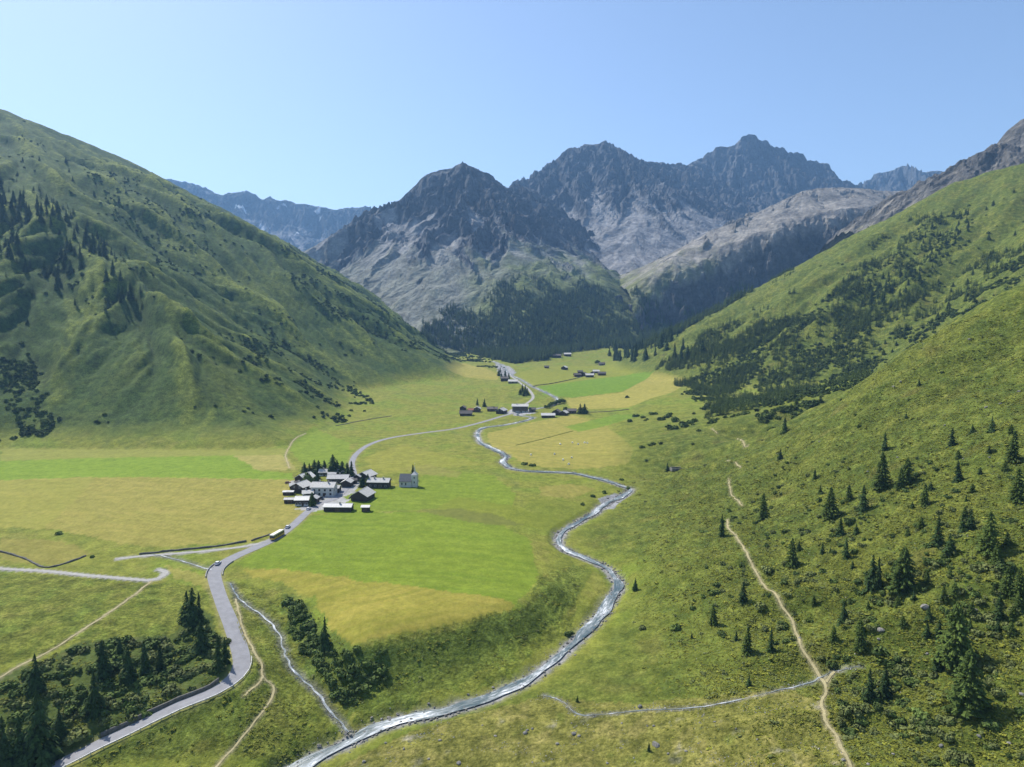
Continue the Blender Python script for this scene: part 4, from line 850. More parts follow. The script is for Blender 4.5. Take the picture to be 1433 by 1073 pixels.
# ruined stone hut on the heath
x, y, z = hit(947, 657); ru = empty('stone_ruin', (x, y, z), R(10)); tag(ru, 'roofless grey stone hut with a small spruce beside it', 'ruin')
for a in ((-5, 5, -2.4, -1.8, 1.5), (-5, 5, 1.8, 2.4, 1.9), (-5, -4.4, -1.8, 1.8, 1.7), (4.4, 5, -1.8, 1.8, 1.2)): obj('wall', MB().box(a[0], a[1], a[2], a[3], -.8, a[4]).mesh('wall'), 'stone', ru)

# ------------------------------------------------------------------ road furniture and walls
def side_line(line, off, i0, i1, step=1):
    P = line; t = np.gradient(P[:, :2], axis=0); t /= np.linalg.norm(t, axis=1)[:, None]; Q = P.copy(); Q[:, 0] += -t[:, 1] * off; Q[:, 1] += t[:, 0] * off
    return Q[i0:i1:step]
def near_idx(line, u, v):
    x, y, _ = hit(u, v); return int(np.argmin(np.hypot(line[:, 0] - x, line[:, 1] - y)))
def wall_strip(name, line, half, h, mat, label, cat, jitter=.15, base=-.5, group=None):
    P = np.asarray(line); n = len(P); t = np.gradient(P[:, :2], axis=0); t /= np.linalg.norm(t, axis=1)[:, None] + 1e-9; V = []; F = []
    rg = random.Random(n); zz = zat(P[:, 0], P[:, 1])
    for i in range(n):
        nx, ny = -t[i, 1], t[i, 0]; hh = h * (1 + rg.uniform(-jitter, jitter)); w_ = half * (1 + rg.uniform(-jitter, jitter))
        for s, q in ((-1, base), (-1, hh * .7), (-.6, hh), (.6, hh), (1, hh * .7), (1, base)): V.append((P[i, 0] + nx * w_ * s, P[i, 1] + ny * w_ * s, zz[i] + q))
    for i in range(n - 1):
        for k in range(5): F.append((i * 6 + k, i * 6 + k + 1, (i + 1) * 6 + k + 1, (i + 1) * 6 + k))
    F += [tuple(range(6)), tuple((n - 1) * 6 + k for k in range(5, -1, -1))]
    m_ = MB(); m_.v = V; m_.f = F; o = obj(name, m_.mesh(name), mat); tag(o, label, cat, group); return o
i0, i1 = near_idx(road_line, 75, 1072), near_idx(road_line, 336, 915)
dr = side_line(road_line, -3.55, i0, i1); 
def guard(line, label):
    ln = np.asarray(line); z0 = zat(ln[:, 0], ln[:, 1]); g = empty('guard_rail', (ln[0, 0], ln[0, 1], z0[0])); tag(g, label, 'guard rail')
    o0 = np.array([ln[0, 0], ln[0, 1], z0[0]]); t = np.gradient(ln[:, :2], axis=0); t /= np.linalg.norm(t, axis=1)[:, None]; V = []; F = []
    for i in range(len(ln)):
        nx, ny = -t[i, 1], t[i, 0]; c = np.array([ln[i, 0], ln[i, 1], z0[i]]) - o0
        for a, b_ in ((-.07, .5), (-.07, .82), (.07, .82), (.07, .5)): V.append((c[0] + nx * a, c[1] + ny * a, c[2] + b_))
    for i in range(len(ln) - 1):
        for k in range(4): F.append((i * 4 + k, i * 4 + (k + 1) % 4, (i + 1) * 4 + (k + 1) % 4, (i + 1) * 4 + k))
    m_ = MB(); m_.v = V; m_.f = F; obj('rail', m_.mesh('rail'), 'steel', g)
    pm = MB().box(-.08, .08, -.08, .08, -.6, .95).mesh('post')
    for i in range(0, len(ln), 1):
        p = obj('post', pm, 'steel', g); p.location = (ln[i, 0] - o0[0], ln[i, 1] - o0[1], z0[i] - o0[2])
guard(dr, 'pale steel guard rail along the outer edge of the road bend')
j0, j1 = near_idx(road_line, 150, 1037), near_idx(road_line, 330, 945)
wall_strip('retaining_wall', side_line(road_line, 3.9, j0, j1), .45, 1.3, 'wall_stone', 'dark stone retaining wall between the road bend and the bushy bank', 'wall')
b0, b1 = near_idx(road_line, 300, 806), near_idx(road_line, 312, 789)
wall_strip('bridge_parapet', side_line(road_line, 3.7, b0, b1 + 1), .25, .8, 'concrete', 'low parapet of the road bridge on the side where the brook arrives', 'parapet', .03)
wall_strip('bridge_parapet', side_line(road_line, -3.8, b0, b1 + 2), .25, .7, 'concrete', 'low parapet of the road bridge on the side where the brook leaves', 'parapet', .03)
def px_wall(px, h, label, half=.45, cat='wall', mat='wall_stone', name='dry_stone_wall', step=1.8): return wall_strip(name, spline(hits(px), step), half, h, mat, label, cat, .3)
px_wall([(-30,768),(0,772),(35,782),(62,794),(90,789),(120,778)], .7, 'dark dry stone wall cornering round the small hay meadow')
px_wall([(195,776),(240,771),(300,765),(345,758)], .8, 'dark stone wall along the gravel track to the road')
px_wall([(352,757),(366,752),(378,748)], .8, 'short dark stone wall between the track mouth and the bus')
px_wall([(745,541),(770,537),(800,531),(815,527)], 1.0, 'dark stone wall running up to the meadow barns', .5)
px_wall([(820,577),(850,576),(880,573)], .7, 'low stone wall running on from the two round spruces', .6)
px_wall([(505,688),(497,692),(488,698)], .8, 'short stone wall below the village yard', .3)
px_wall([(722,623),(752,616),(790,606),(802,603)], .4, 'dark hedge bank crossing the hay meadow by the river', .5, 'hedge', 'heath_twigs', 'hedge_bank')
px_wall([(470,596),(510,588),(548,582)], .6, 'stone wall at the foot of the mountainside above the lower hamlet', .6)

# ------------------------------------------------------------------ vehicles
def wheels(root, xs, half, r):
    for x in xs:
        for s in (-1, 1):
            w_ = obj('wheel', MB().cyl((0, -.11, 0), r, r, .22, 12, 'y').mesh('wheel'), 'tyre', root); w_.location = (x, s * (half - .1), r)
            obj('rim', MB().cyl((0, -.125, 0), r * .55, r * .55, .25, 8, 'y').mesh('rim'), 'steel', w_)
def car(label, u, v, heading, mat, van=False):
    x, y, z = hit(u, v); o = empty('parked_car' if van else 'car', (x, y, z + .12), heading); tag(o, label, 'car')
    h = 1.95 if van else 1.48; L2 = 2.2; body = MB().prism([(-L2, .35), (L2, .35), (L2 + .02, .65), (L2 - .15, .82), (1.05, .92), (-L2 + .1, .98), (-L2 - .02, .7)], -.88, .88, 'y')
    obj('body', body.mesh('body'), mat, o)
    top = [(1.0, .9), (.35, h - .04), (-1.35, h), (-2.02, .96)] if not van else [(1.4, .9), (.95, h - .04), (-2.0, h), (-2.1, .96)]
    cab = obj('cabin', MB().prism(top, -.8, .8, 'y').mesh('cabin'), 'pane', o)
    obj('roof', MB().prism([(top[1][0] - .02, top[1][1] - .02), (top[1][0] - .05, top[1][1] + .05), (top[2][0] + .05, h + .05), (top[2][0] - .08, h - .05)], -.74, .74, 'y').mesh('roof'), mat, o)
    wheels(o, (-1.35, 1.35), .88, .33)
    for s in (-.62, .62):
        obj('headlight', MB().box(L2 - .05, L2 + .05, s - .18, s + .18, .6, .76).mesh('headlight'), 'steel', o); obj('tail_light', MB().box(-L2 - .05, -L2 + .05, s - .16, s + .16, .66, .84).mesh('tail_light'), 'lamp_red', o)
    return o
def road_dir(u, v):
    i = near_idx(road_line, u, v); a = road_line[max(0, i - 2)]; b_ = road_line[min(len(road_line) - 1, i + 2)]; return math.atan2(b_[1] - a[1], b_[0] - a[0])
car('white car at the kerb of the road bridge over the brook', 305, 789.5, road_dir(306, 791), 'car_white')
car('white car driving just behind the bus', 403, 738.5, road_dir(405, 738), 'car_white')
car('white car entering the lower hamlet past the cottage with the cream roof', 432, 713, road_dir(432, 714), 'car_white')
car('dark van parked in the village yard in front of the white house', 449, 699, R(5), 'car_dark', True)
car('dark red car parked at the field end of the gravel yard', 403, 676.5, R(10), 'car_red')
u, v = 388, 752; x, y, z = hit(u, v); bs = empty('bus', (x, y, z + .12), road_dir(388, 751)); tag(bs, 'yellow bus with cream roof driving down the road from the lower hamlet', 'bus')
obj('body', MB().prism([(-5.9, .35), (5.8, .35), (5.95, 1.2), (-5.95, 1.2)], -1.25, 1.25, 'y').mesh('body'), 'bus_yellow', bs)
obj('window_band', MB().prism([(-5.93, 1.2), (5.93, 1.2), (5.7, 2.55), (-5.9, 2.55)], -1.23, 1.23, 'y').mesh('window_band'), 'pane', bs)
obj('roof', MB().prism([(-5.92, 2.55), (5.75, 2.55), (5.6, 3.0), (5.3, 3.12), (-5.7, 3.12), (-5.9, 3.0)], -1.25, 1.25, 'y').mesh('roof'), 'bus_cream', bs)
for s in (-1, 1):
    for k in range(5): obj('pillar', MB().box(-4.3 + k * 2.1, -4.15 + k * 2.1, s * 1.24 - .03, s * 1.24 + .03, 1.2, 2.55).mesh('pillar'), 'bus_yellow', bs)
    obj('tail_light', MB().box(-6.0, -5.9, s * .95 - .18, s * .95 + .18, .8, 1.1).mesh('tail_light'), 'lamp_red', bs); obj('headlight', MB().box(5.85, 5.98, s * .9 - .2, s * .9 + .2, .7, .95).mesh('headlight'), 'steel', bs)
wheels(bs, (-3.3, 3.4), 1.22, .48)
# hay bales on the mown meadow across the river
bm_ = MB().cyl((0, -.6, 0), .75, .75, 1.2, 14, 'y').mesh('hay_bale', False); bm_.materials.append(MATS['bale_wrap'])
for u, v in ((743, 637), (776, 636), (784, 622), (788, 644), (796, 650), (801, 620), (809, 622), (818, 620), (822, 620.5), (800, 641)):
    x, y, z = hit(u, v); o = bpy.data.objects.new('hay_bale', bm_); COL.objects.link(o); o.location = (x, y, z + .68); o.rotation_euler = (0, 0, u * 1.7); tag(o, 'white wrapped hay bale lying on the mown meadow across the river', 'hay bale', 'hay bales on the mown meadow')

# ------------------------------------------------------------------ trees
RS = [('s',1010,750,32),('s',1040,841,28),('s',1079,911,36),('l',1046,913,38),('l',998,873,30),('l',1108,792,40),('s',1184,781,30),('s',1176,749,26),('s',1221,821,46),('s',1229,823,44),('l',1264,827,62),('s',1312,763,42),('s',1329,774,28),('s',1346,745,24),('s',1358,741,27),('l',1384,773,56),('s',1398,867,38),('l',1410,829,36),('l',1426,838,44),('s',1180,871,32),('l',1204,909,36),('l',1336,930,88),('l',1354,994,86),('s',1216,983,50),('s',1238,977,46),('s',1312,937,30),('s',1048,961,18),
 ('s',889,826,18),('l',1068,727,38),('l',1162,725,44),('s',1208,713,34),('s',1140,671,16),('s',1092,643,16),('s',1238,629,24),('l',1234,683,50),('l',1260,685,30),('l',1269,675,34),('l',1294,707,30),('s',1332,623,24),('s',1340,673,28),('l',1418,645,40),('l',1424,701,44),('s',1388,603,20),('s',1286,539,9),('s',1268,585,9),('s',1352,701,9),('s',1098,605,22),('s',968,893,9),('s',908,1051,14),('s',808,982,10),('s',1300,865,20),('l',1395,790,30),('s',1118,770,14),('s',1148,690,12),('l',1188,700,22)]
for k, u, v, h in RS:
    x, y, z = hit(u, v); dp = min(float(np.min(np.hypot(l[:, 0] - x, l[:, 1] - y))) for l in path_lines[1:7]); nm = {'s': 'spruce', 'l': 'larch'}[k]; lk = {'s': 'dark', 'l': 'feathery pale green'}[k]
    if v > 960 and u < 1000: lb, gp = 'small dark spruce standing by itself on the stony pasture', 'small spruces on the stony pasture'
    elif h < 15: lb, gp = 'knee high young spruce in the open heath', 'young spruces in the heath'
    elif dp < 14: lb, gp = '%s %s growing close to the footpath' % (lk, nm), ('spruces' if k == 's' else 'larches') + ' close to the footpath'
    elif h > 60: lb, gp = 'very tall broad larch spreading over the heath above the path fork', 'tall broad larches above the path fork'
    elif h > 40: lb, gp = 'tall %s %s on the heath slope away from the path' % (lk, nm), 'tall ' + ('spruces' if k == 's' else 'larches') + ' on the heath slope'
    elif y > 330: lb, gp = 'medium sized %s %s high up on the heath spur' % (lk, nm), ('spruces' if k == 's' else 'larches') + ' high on the heath spur'
    else: lb, gp = 'medium sized %s %s among the bushes above the path fork' % (lk, nm), ('spruces' if k == 's' else 'larches') + ' among the bushes above the path fork'
    tree_px(k, u, v, h, lb, gp, 1.15 if h > 50 else 1.0)
rgY = random.Random(5); k = 0
while k < 44:
    u, v = rgY.uniform(1010, 1425), rgY.uniform(600, 900)
    if v < 1000 - (u - 900) * .9 or any(abs(u - q[1]) < 14 and abs(v - q[2]) < 12 for q in RS): continue
    x, y, z = hit(u, v)
    if min(float(np.min(np.hypot(l[:, 0] - x, l[:, 1] - y))) for l in path_lines[1:7]) < 5: continue
    tree(('l', 'l', 's')[k % 3], x, y, rgY.uniform(2.5, 5.5), 'low sapling of two to five metres dotted through the heath', 'saplings in the heath', 1.35); k += 1
BL = [(51,968,54),(56,1068,104),(6,1080,78),(144,946,50),(168,918,28),(180,951,48),(203,941,46),(224,936,36),(133,997,60),(262,869,44),(270,873,52),(279,868,40),(282,913,48),(306,936,50),(315,926,36),(30,1070,70),(-30,1010,60),(84,1030,40)]
for u, v, h in BL: tree_px('s', u, v, h, 'dark spruce on the bushy bank inside the road bend', 'spruces on the bushy bank inside the road bend')
tree_px('s', 455, 906, 46, 'slim lone spruce at the corner of the yellow meadow above the brook', None, .85)
HM = [('s',426,662,13),('s',433,662,12),('s',440,662,16),('s',446,664,17),('s',454,660,14),('s',466,664,24),('s',472,662,16),('s',479,664,16),('s',486,665,15),('s',492,666,18),('s',444,676,14)]
for k, u, v, h in HM: tree_px(k, u, v, h * 1.2, 'dark spruce in the row behind the lower hamlet', 'spruces behind the lower hamlet', 1.75)
tree_px('d', 431, 682, 21, 'rounded dark green broadleaf tree beside the grey gabled farmhouse', None, 1.0)
tree_px('l', 437, 708, 20, 'larch by the road beside the cottage with the cream roof', None, 1.2)
tree_px('s', 507, 681, 18, 'spruce between the black barn and the house where the road leaves', None, 1.3); tree_px('s', 515, 681, 19, 'dark spruce behind the black barn at the double house', None, 1.3)
tree_px('s', 578, 671, 22, 'dark tree rising behind the chapel spire', None, 1.4)
tree_px('s', 668, 567, 10, 'thin pale spruce above the timber chalet of the upper hamlet', None, 1.0); tree_px('s', 678, 569, 12, 'dark slim spruce beside the timber chalet of the upper hamlet', None, 1.3)
tree_px('s', 812, 579, 15, 'rounded spruce beside the last chalet across the stream', 'pair of spruces across the stream', 1.5); tree_px('s', 818, 579, 15, 'rounded spruce beside the last chalet across the stream', 'pair of spruces across the stream', 1.6)
tree_px('d', 791, 576, 8, 'small round tree between the grey roofed barn and the last chalet', None)
for u, v, h in ((728,552,10),(731,549,12),(735,551,13),(738,553,11),(733,554,9)): tree_px('s', u, v, h, 'spruce in the small clump where the far road climbs', 'spruces in the clump by the far road', 1.4)
for u, v, h in ((698,526,10),(702,530,9),(707,528,11),(712,530,9),(700,521,8)): tree_px('s', u, v, h, 'spruce around the dark chalet by the gravel fan', 'spruces around the chalet by the gravel fan', 1.3)
tree_px('d', 836, 510, 7, 'round tree beside the grey barn above the meadow barns', None, 1.6); tree_px('s', 934, 659, 12, 'small spruce beside the roofless stone hut', None, 1.2)
for k in range(11):
    u = 764 + k * 2.6; tree_px('d', u, 572 - k * .95 + random.uniform(-1, 1), random.uniform(5, 8), 'low round tree in the row along the stream above the inn', 'trees along the stream above the inn', 1.4)
# wood on the shaded mountainside and scattered conifers on the sunny one
def scatter_trees(px, n, seed, hm, label, group, kind_='s', gap=9, dens=None, wide=1.0):
    for x, y in poly_points(px, n, seed, gap, dens): tree(kind_, x, y, random.uniform(*hm), label, group, wide)
scatter_trees([(0,255),(45,275),(110,318),(160,350),(190,400),(195,440),(160,445),(110,420),(60,395),(20,385),(0,370)], 96, 5, (13, 22), 'dark conifer in the steep wood on the shaded mountainside', 'conifers in the wood on the shaded mountainside', 's', 10, clump(55, 31, -.15, .25), 1.05)
scatter_trees([(60,210),(260,330),(200,440),(10,440),(0,240)], 26, 6, (8, 13), 'small conifer scattered outside the wood on the shaded mountainside', 'scattered conifers on the shaded mountainside', 's', 20, None, 1.1)
scatter_trees([(1283,350),(1300,318),(1345,292),(1365,318),(1330,345),(1300,372)], 30, 7, (8, 13), 'conifer in the high copse on the sunny mountainside', 'conifers in the high copse', 's', 8, None, 1.2)
scatter_trees([(1200,420),(1230,388),(1275,375),(1290,400),(1250,430),(1210,440)], 34, 8, (9, 14), 'conifer in the lower copse on the sunny mountainside', 'conifers in the lower copse', 's', 8, None, 1.2)
scatter_trees([(1060,500),(1180,420),(1300,350),(1420,260),(1425,370),(1300,450),(1180,530),(1080,560)], 52, 9, (6, 11), 'single small larch dotted over the sunny mountainside', 'small larches dotted over the sunny mountainside', 'l', 15, None, 1.2)
scatter_trees([(1100,590),(1180,545),(1300,470),(1420,390),(1425,372),(1300,440),(1180,520),(1090,570)], 55, 10, (4, 8), 'pale feathery larch in the gully behind the heath spur', 'larches in the gully', 'l', 7, None, 1.5)
scatter_trees([(850,492),(900,480),(960,478),(1000,490),(985,503),(950,512),(930,512),(925,500),(880,510),(858,505)], 66, 11, (21, 31), 'tall spruce in the open grove at the meadow edge', 'spruces in the grove at the meadow edge', 's', 8, None, 1.0)
for u, v, r_ in ((900,585,4),(890,583,4),(915,580,5),(925,588,5),(935,583,5),(945,590,6),(955,596,6),(965,592,5),(940,600,6),(972,590,4),(882,590,4)):
    x, y, z = hit(u, v); bush(x, y, r_, 'leafy alder thicket on the heath beside the hay meadow', 'alder thicket beside the hay meadow')
print('trees', round(time.time() - T0, 1), NPL)

# ------------------------------------------------------------------ bushes
for x, y in poly_points([(5,955),(60,928),(110,902),(235,893),(285,862),(316,905),(318,940),(250,978),(150,1022),(60,1062),(20,1060)], 150, 21, 2.2): bush(x, y, random.uniform(1.6, 3.2), 'leafy bush on the bank inside the road bend', 'bushes on the bank inside the road bend', random.random() < .4)
for x, y in poly_points([(398,838),(418,840),(436,875),(470,920),(540,915),(545,950),(510,965),(495,990),(470,975),(450,940),(430,915),(405,880)], 74, 22, 1.9): bush(x, y, random.uniform(1.5, 3.0), 'green alder bush in the thicket between the brook and the yellow meadow', 'alder thicket between the brook and the meadow')
for u, v in ((1118,815),(1128,812),(1073,798),(1003,820),(1012,828),(1001,832),(1168,825),(1220,840),(1232,845),(1246,845),(1150,800),(1135,805),(1262,940),(1290,945),(1275,955),(1250,960),(1300,960),(1180,990),(1195,1000),(1175,1012),(1190,1025),(1205,1010),(1265,985),(1290,1000),(1318,1010),(1385,1015),(1222,1025),(1255,1018),(1350,785),(1395,800),(1408,795),(1380,795),(1110,860),(1010,890),(1205,765),(1195,772),(1100,745),(1190,730),(1215,722),(1235,700),(1085,690),(1095,680),(1130,665),(1240,930),(1270,925),(1232,915),(1100,900),(945,880),(900,880),(985,745),(1065,850)):
    x, y, z = hit(u, v); bush(x, y, random.uniform(1.5, 2.9), 'grey green bush among the heath above the footpath', 'bushes among the heath above the footpath', random.random() < .5)
for u, v, r_ in ((83,747,2.4),(795,888,2.0),(735,650,3),(745,652,3),(128,780,1.6),(880,684,2.5),(845,690,2.5),(830,695,2.2),(815,706,2),(800,886,1.3),(870,672,2)):
    x, y, z = hit(u, v); bush(x, y, r_, 'dark bush standing close to running water', 'bushes close to the water')

# ------------------------------------------------------------------ boulders
def boulder(u, v, r_, label, group=None):
    x, y, z = hit(u, v); rg = random.Random(int(u * 7 + v * 13)); o = bpy.data.objects.new('boulder', rg.choice(STONE)); COL.objects.link(o)
    o.location = (x, y, z + .1 * r_); o.rotation_euler = (rg.uniform(-.3, .3), rg.uniform(-.3, .3), rg.uniform(0, 6)); r_ *= .78; o.scale = (r_ * rg.uniform(.9, 1.3), r_ * rg.uniform(.8, 1.1), r_ * rg.uniform(.8, 1.2)); tag(o, label, 'boulder', group); return o
boulder(918, 1043, 1.6, 'large pale boulder with a small spruce against it on the stony pasture'); boulder(896, 989, 1.1, 'dark sided boulder on the edge of the rill across the stony pasture')
boulder(1119, 893, .8, 'pale upright stone beside the footpath'); boulder(1232, 882, 1.6, 'grey rock face breaking out of the heath above the path fork'); boulder(1230, 895, 1.0, 'smaller grey rock just below the rock face in the heath'); boulder(1294, 850, 1.9, 'dark grey crag among bushes high above the path fork')
for u, v, r_ in ((803,1027,1.1),(810,1030,.8),(780,1041,.9),(738,1022,.8),(735,1026,1.0),(745,1020,.7),(616,1036,.8),(565,1048,.7),(693,1030,.7),(642,1068,1.0),(510,1066,1.0),(540,1040,.7),(915,1016,.7),(906,1016,.6),(935,1055,.6),(960,1051,.6),(800,1012,.5),(870,1012,.5),(1000,1010,.6),(1030,1020,.5),(1060,1035,.5),(600,1062,.6),(675,1015,.5),(830,1050,.5),(850,1068,.6)): boulder(u, v, r_, 'grey boulder lying on the stony pasture beside the river', 'boulders on the stony pasture')
for u, v, r_ in ((1365,854,.9),(1298,915,.7),(1430,972,1.0),(1413,1040,.8),(1317,1044,.8),(1370,1030,.7),(1180,1064,.9),(1215,1070,.7),(1250,1055,.6),(1256,640,.8),(1214,660,.9),(1147,618,.9),(1260,534,1.3),(1250,541,1.2),(1380,570,1.2),(1400,565,1.0),(1322,595,.8),(1426,548,1.3),(1357,475,1.2),(1300,705,.7),(1385,640,.8),(1348,642,.6)): boulder(u, v, r_, 'pale stone showing through the heath of the sunny slope', 'stones in the heath slope')
for u, v, r_ in ((600,985,.8),(608,990,.6),(655,972,.7),(690,962,.8),(700,968,.6),(760,932,.8),(770,918,.7),(822,868,.9),(860,812,.8),(870,818,.8),(845,852,.7),(812,895,.7),(690,985,.7),(560,1012,.7),(850,697,1.1),(858,700,1.2),(862,695,1.0),(848,706,1.0),(868,690,1.1),(505,1025,.6),(480,1035,.6)): boulder(u, v, r_, 'wet grey boulder in the bed of the river', 'boulders in the river bed')

# ------------------------------------------------------------------ mass vegetation, too many to count
def ztop(x, y):
    z = zat(x, y)
    for k in ('A', 'D', 'B'):
        o, X, Y, Z = MTN[k]; x0, x1, y0, y1 = X[0, 0], X[0, -1], Y[0, 0], Y[-1, 0]; ny, nx = X.shape
        fi = np.clip((y - y0) / (y1 - y0) * (ny - 1), 0, ny - 1.001); fj = np.clip((x - x0) / (x1 - x0) * (nx - 1), 0, nx - 1.001); i = fi.astype(int); j = fj.astype(int); a = fi - i; b_ = fj - j
        zz = (Z[i, j] * (1 - a) + Z[i + 1, j] * a) * (1 - b_) + (Z[i, j + 1] * (1 - a) + Z[i + 1, j + 1] * a) * b_
        ok = (x > x0) & (x < x1) & (y > y0) & (y < y1); z = np.where(ok, np.maximum(z, zz), z)
    return z
def project(x, y, z):
    dz = z - CAMZ; d = y * CP - dz * SP; return PW / 2 + x / d * FPX, PH / 2 - (y * SP + dz * CP) / d * FPX
def mass(name, label, cat, tmpl, x, y, z, s, hs, mat, seed=1, colors=None):
    """one joined mesh of many small plants; tmpl: list of triangle lists of unit size"""
    rg = np.random.RandomState(seed); n = len(x); V = []; 
    pick = rg.randint(0, len(tmpl), n); ang = rg.rand(n) * 6.283
    for k, T in enumerate(tmpl):
        q = np.nonzero(pick == k)[0]
        if not len(q): continue
        t = np.asarray(T, np.float32).reshape(-1, 3); ca, sa = np.cos(ang[q])[:, None], np.sin(ang[q])[:, None]
        px_ = (t[None, :, 0] * ca - t[None, :, 1] * sa) * s[q][:, None] + x[q][:, None]; py_ = (t[None, :, 0] * sa + t[None, :, 1] * ca) * s[q][:, None] + y[q][:, None]; pz_ = t[None, :, 2] * hs[q][:, None] + z[q][:, None]
        V.append(np.stack([px_, py_, pz_], -1).reshape(-1, 3))
    V = np.concatenate(V).astype(np.float32); nt_ = len(V) // 3; me = bpy.data.meshes.new(name)
    me.vertices.add(len(V)); me.vertices.foreach_set('co', V.ravel()); me.loops.add(len(V)); me.loops.foreach_set('vertex_index', np.arange(len(V), dtype=np.int32))
    me.polygons.add(nt_); me.polygons.foreach_set('loop_start', np.arange(0, len(V), 3, dtype=np.int32)); me.update(calc_edges=True)
    o = obj(name, me, mat); kind(o, 'stuff'); o['label'] = label; o['category'] = cat; print(name, n, nt_); return o
def candidates(n, x0, x1, y0, y1, seed): rg = np.random.RandomState(seed); return rg.uniform(x0, x1, n), rg.uniform(y0, y1, n), rg
def wide_noise(name, c0, c1, scale):
    m, nt, b = new_mat(name); L = nt.links.new; geo = nod(nt, 'ShaderNodeNewGeometry'); nz = nod(nt, 'ShaderNodeTexNoise', Scale=scale, Detail=4.0, Roughness=.7); L(geo.outputs['Position'], nz.inputs['Vector'])
    r = ramp(nt, nz.outputs['Fac'], [(.35, c0), (.65, c1)]); L(r.outputs[0], b.inputs['Base Color']); b.inputs['Roughness'].default_value = .95; b.inputs['Specular IOR Level'].default_value = .1
simple('scrub_dark', (.05,.08,.025), .9, .45, 1.1, spec=.1, rnd=.4); simple('scrub_mid', (.085,.12,.03), .9, .45, 1.1, spec=.1, rnd=.3)
wide_noise('forest', (.018,.036,.014), (.045,.075,.024), .08); wide_noise('shrub_mass', (.03,.052,.016), (.085,.12,.03), .12); wide_noise('heath_mass', (.05,.078,.016), (.14,.15,.032), .35); wide_noise('stone_mass', (.2,.19,.17), (.42,.4,.37), .9)
def lowtree(seed): return conifer_crown(seed, 6, 6, .17, .85, .5, .05, .3, 0)
LOW = [lowtree(i + 70) for i in range(3)]
# dwarf shrubs and tussocks of the near slopes
def unlinked(name, me): o = bpy.data.objects.new(name, me); return o
HEATHS = []
for i in range(8):
    me = tri_mesh('heath_clump_%d' % i, [tuple((p[0], p[1], p[2] * .46) for p in t) for t in bush_tris(90 + i, 16, .4, .6, 4)]); me.materials.append(MATS[('heath_twigs', 'heath_grass', 'heath_grass', 'willow_leaves')[i % 4]]); HEATHS.append(unlinked('heath_clump_%d' % i, me))
def scatter(name, label, cat, protos, x, y, z, s, seed):
    rg = np.random.RandomState(seed); n = len(x); me = bpy.data.meshes.new(name); me.vertices.add(n); me.vertices.foreach_set('co', np.stack([x, y, z], -1).astype(np.float32).ravel())
    for nm, ty, v in (('sc', 'FLOAT', s), ('an', 'FLOAT', rg.rand(n) * 6.28)): a_ = me.attributes.new(nm, ty, 'POINT'); a_.data.foreach_set('value', np.asarray(v, np.float32))
    a_ = me.attributes.new('ix', 'INT', 'POINT'); a_.data.foreach_set('value', rg.randint(0, len(protos), n).astype(np.int32)); me.update()
    o = bpy.data.objects.new(name, me); COL.objects.link(o); kind(o, 'stuff'); o['label'] = label; o['category'] = cat
    ng = bpy.data.node_groups.new(name, 'GeometryNodeTree'); ng.interface.new_socket('Geometry', in_out='INPUT', socket_type='NodeSocketGeometry'); ng.interface.new_socket('Geometry', in_out='OUTPUT', socket_type='NodeSocketGeometry')
    N = ng.nodes.new; K = ng.links.new; gi, go = N('NodeGroupInput'), N('NodeGroupOutput'); iop = N('GeometryNodeInstanceOnPoints'); jn = N('GeometryNodeJoinGeometry')
    for p in protos[::-1]:
        oi = N('GeometryNodeObjectInfo'); oi.inputs['Object'].default_value = p; oi.inputs['As Instance'].default_value = True; K(oi.outputs['Geometry'], jn.inputs[0])
    def attr(nm, ty): a_ = N('GeometryNodeInputNamedAttribute'); a_.data_type = ty; a_.inputs[0].default_value = nm; return a_.outputs[0]
    cx = N('ShaderNodeCombineXYZ'); K(attr('an', 'FLOAT'), cx.inputs[2]); e2 = N('FunctionNodeEulerToRotation'); K(cx.outputs[0], e2.inputs[0])
    K(gi.outputs[0], iop.inputs['Points']); K(jn.outputs[0], iop.inputs['Instance']); iop.inputs['Pick Instance'].default_value = True; K(attr('ix', 'INT'), iop.inputs['Instance Index']); K(e2.outputs[0], iop.inputs['Rotation']); K(attr('sc', 'FLOAT'), iop.inputs['Scale']); K(iop.outputs[0], go.inputs[0])
    md = o.modifiers.new('scatter', 'NODES'); md.node_group = ng; print(name, n); return o
HT = [bush_tris(90 + i, 5, .62, .55, 3) for i in range(4)]
rg = np.random.RandomState(17); n = 330000; th = rg.uniform(R(-3), R(44), n); rr_ = np.exp(rg.uniform(math.log(150), math.log(560), n)); x = rr_ * np.sin(th); y = rr_ * np.cos(th); z = zat(x, y)
def grid_pick(A_, x, y):
    i = np.clip(((np.log(np.hypot(x, y)) - LR0) / (LR1 - LR0) * (NR - 1)).round().astype(int), 0, NR - 1); j = np.clip(((np.arctan2(x, y) - TH[0]) / (TH[-1] - TH[0]) * (NT - 1)).round().astype(int), 0, NT - 1); return A_[i, j]
clear = np.minimum(np.minimum(D_pa[1], D_pa[2]), np.minimum(D_ril, D_riv - 2)); dn = (.25 + .75 * sstep(-.3, .3, fbm(x, y, 18, 4, 931))) * grid_pick(np.clip(RSL * 1.4, 0, 1) * (1 - .7 * apron), x, y)
ok = (rg.rand(n) < dn * .95) & (grid_pick(clear, x, y) > 1.4); x, y, z = x[ok], y[ok], z[ok]; s = rg.uniform(.3, .7, len(x)) * np.where(rg.rand(len(x)) < .05, 2.2, 1)
scatter('heath', 'low heath of dwarf shrubs and grass tussocks on the near slope', 'heath', HEATHS, x, y, z - .1, s, 5)
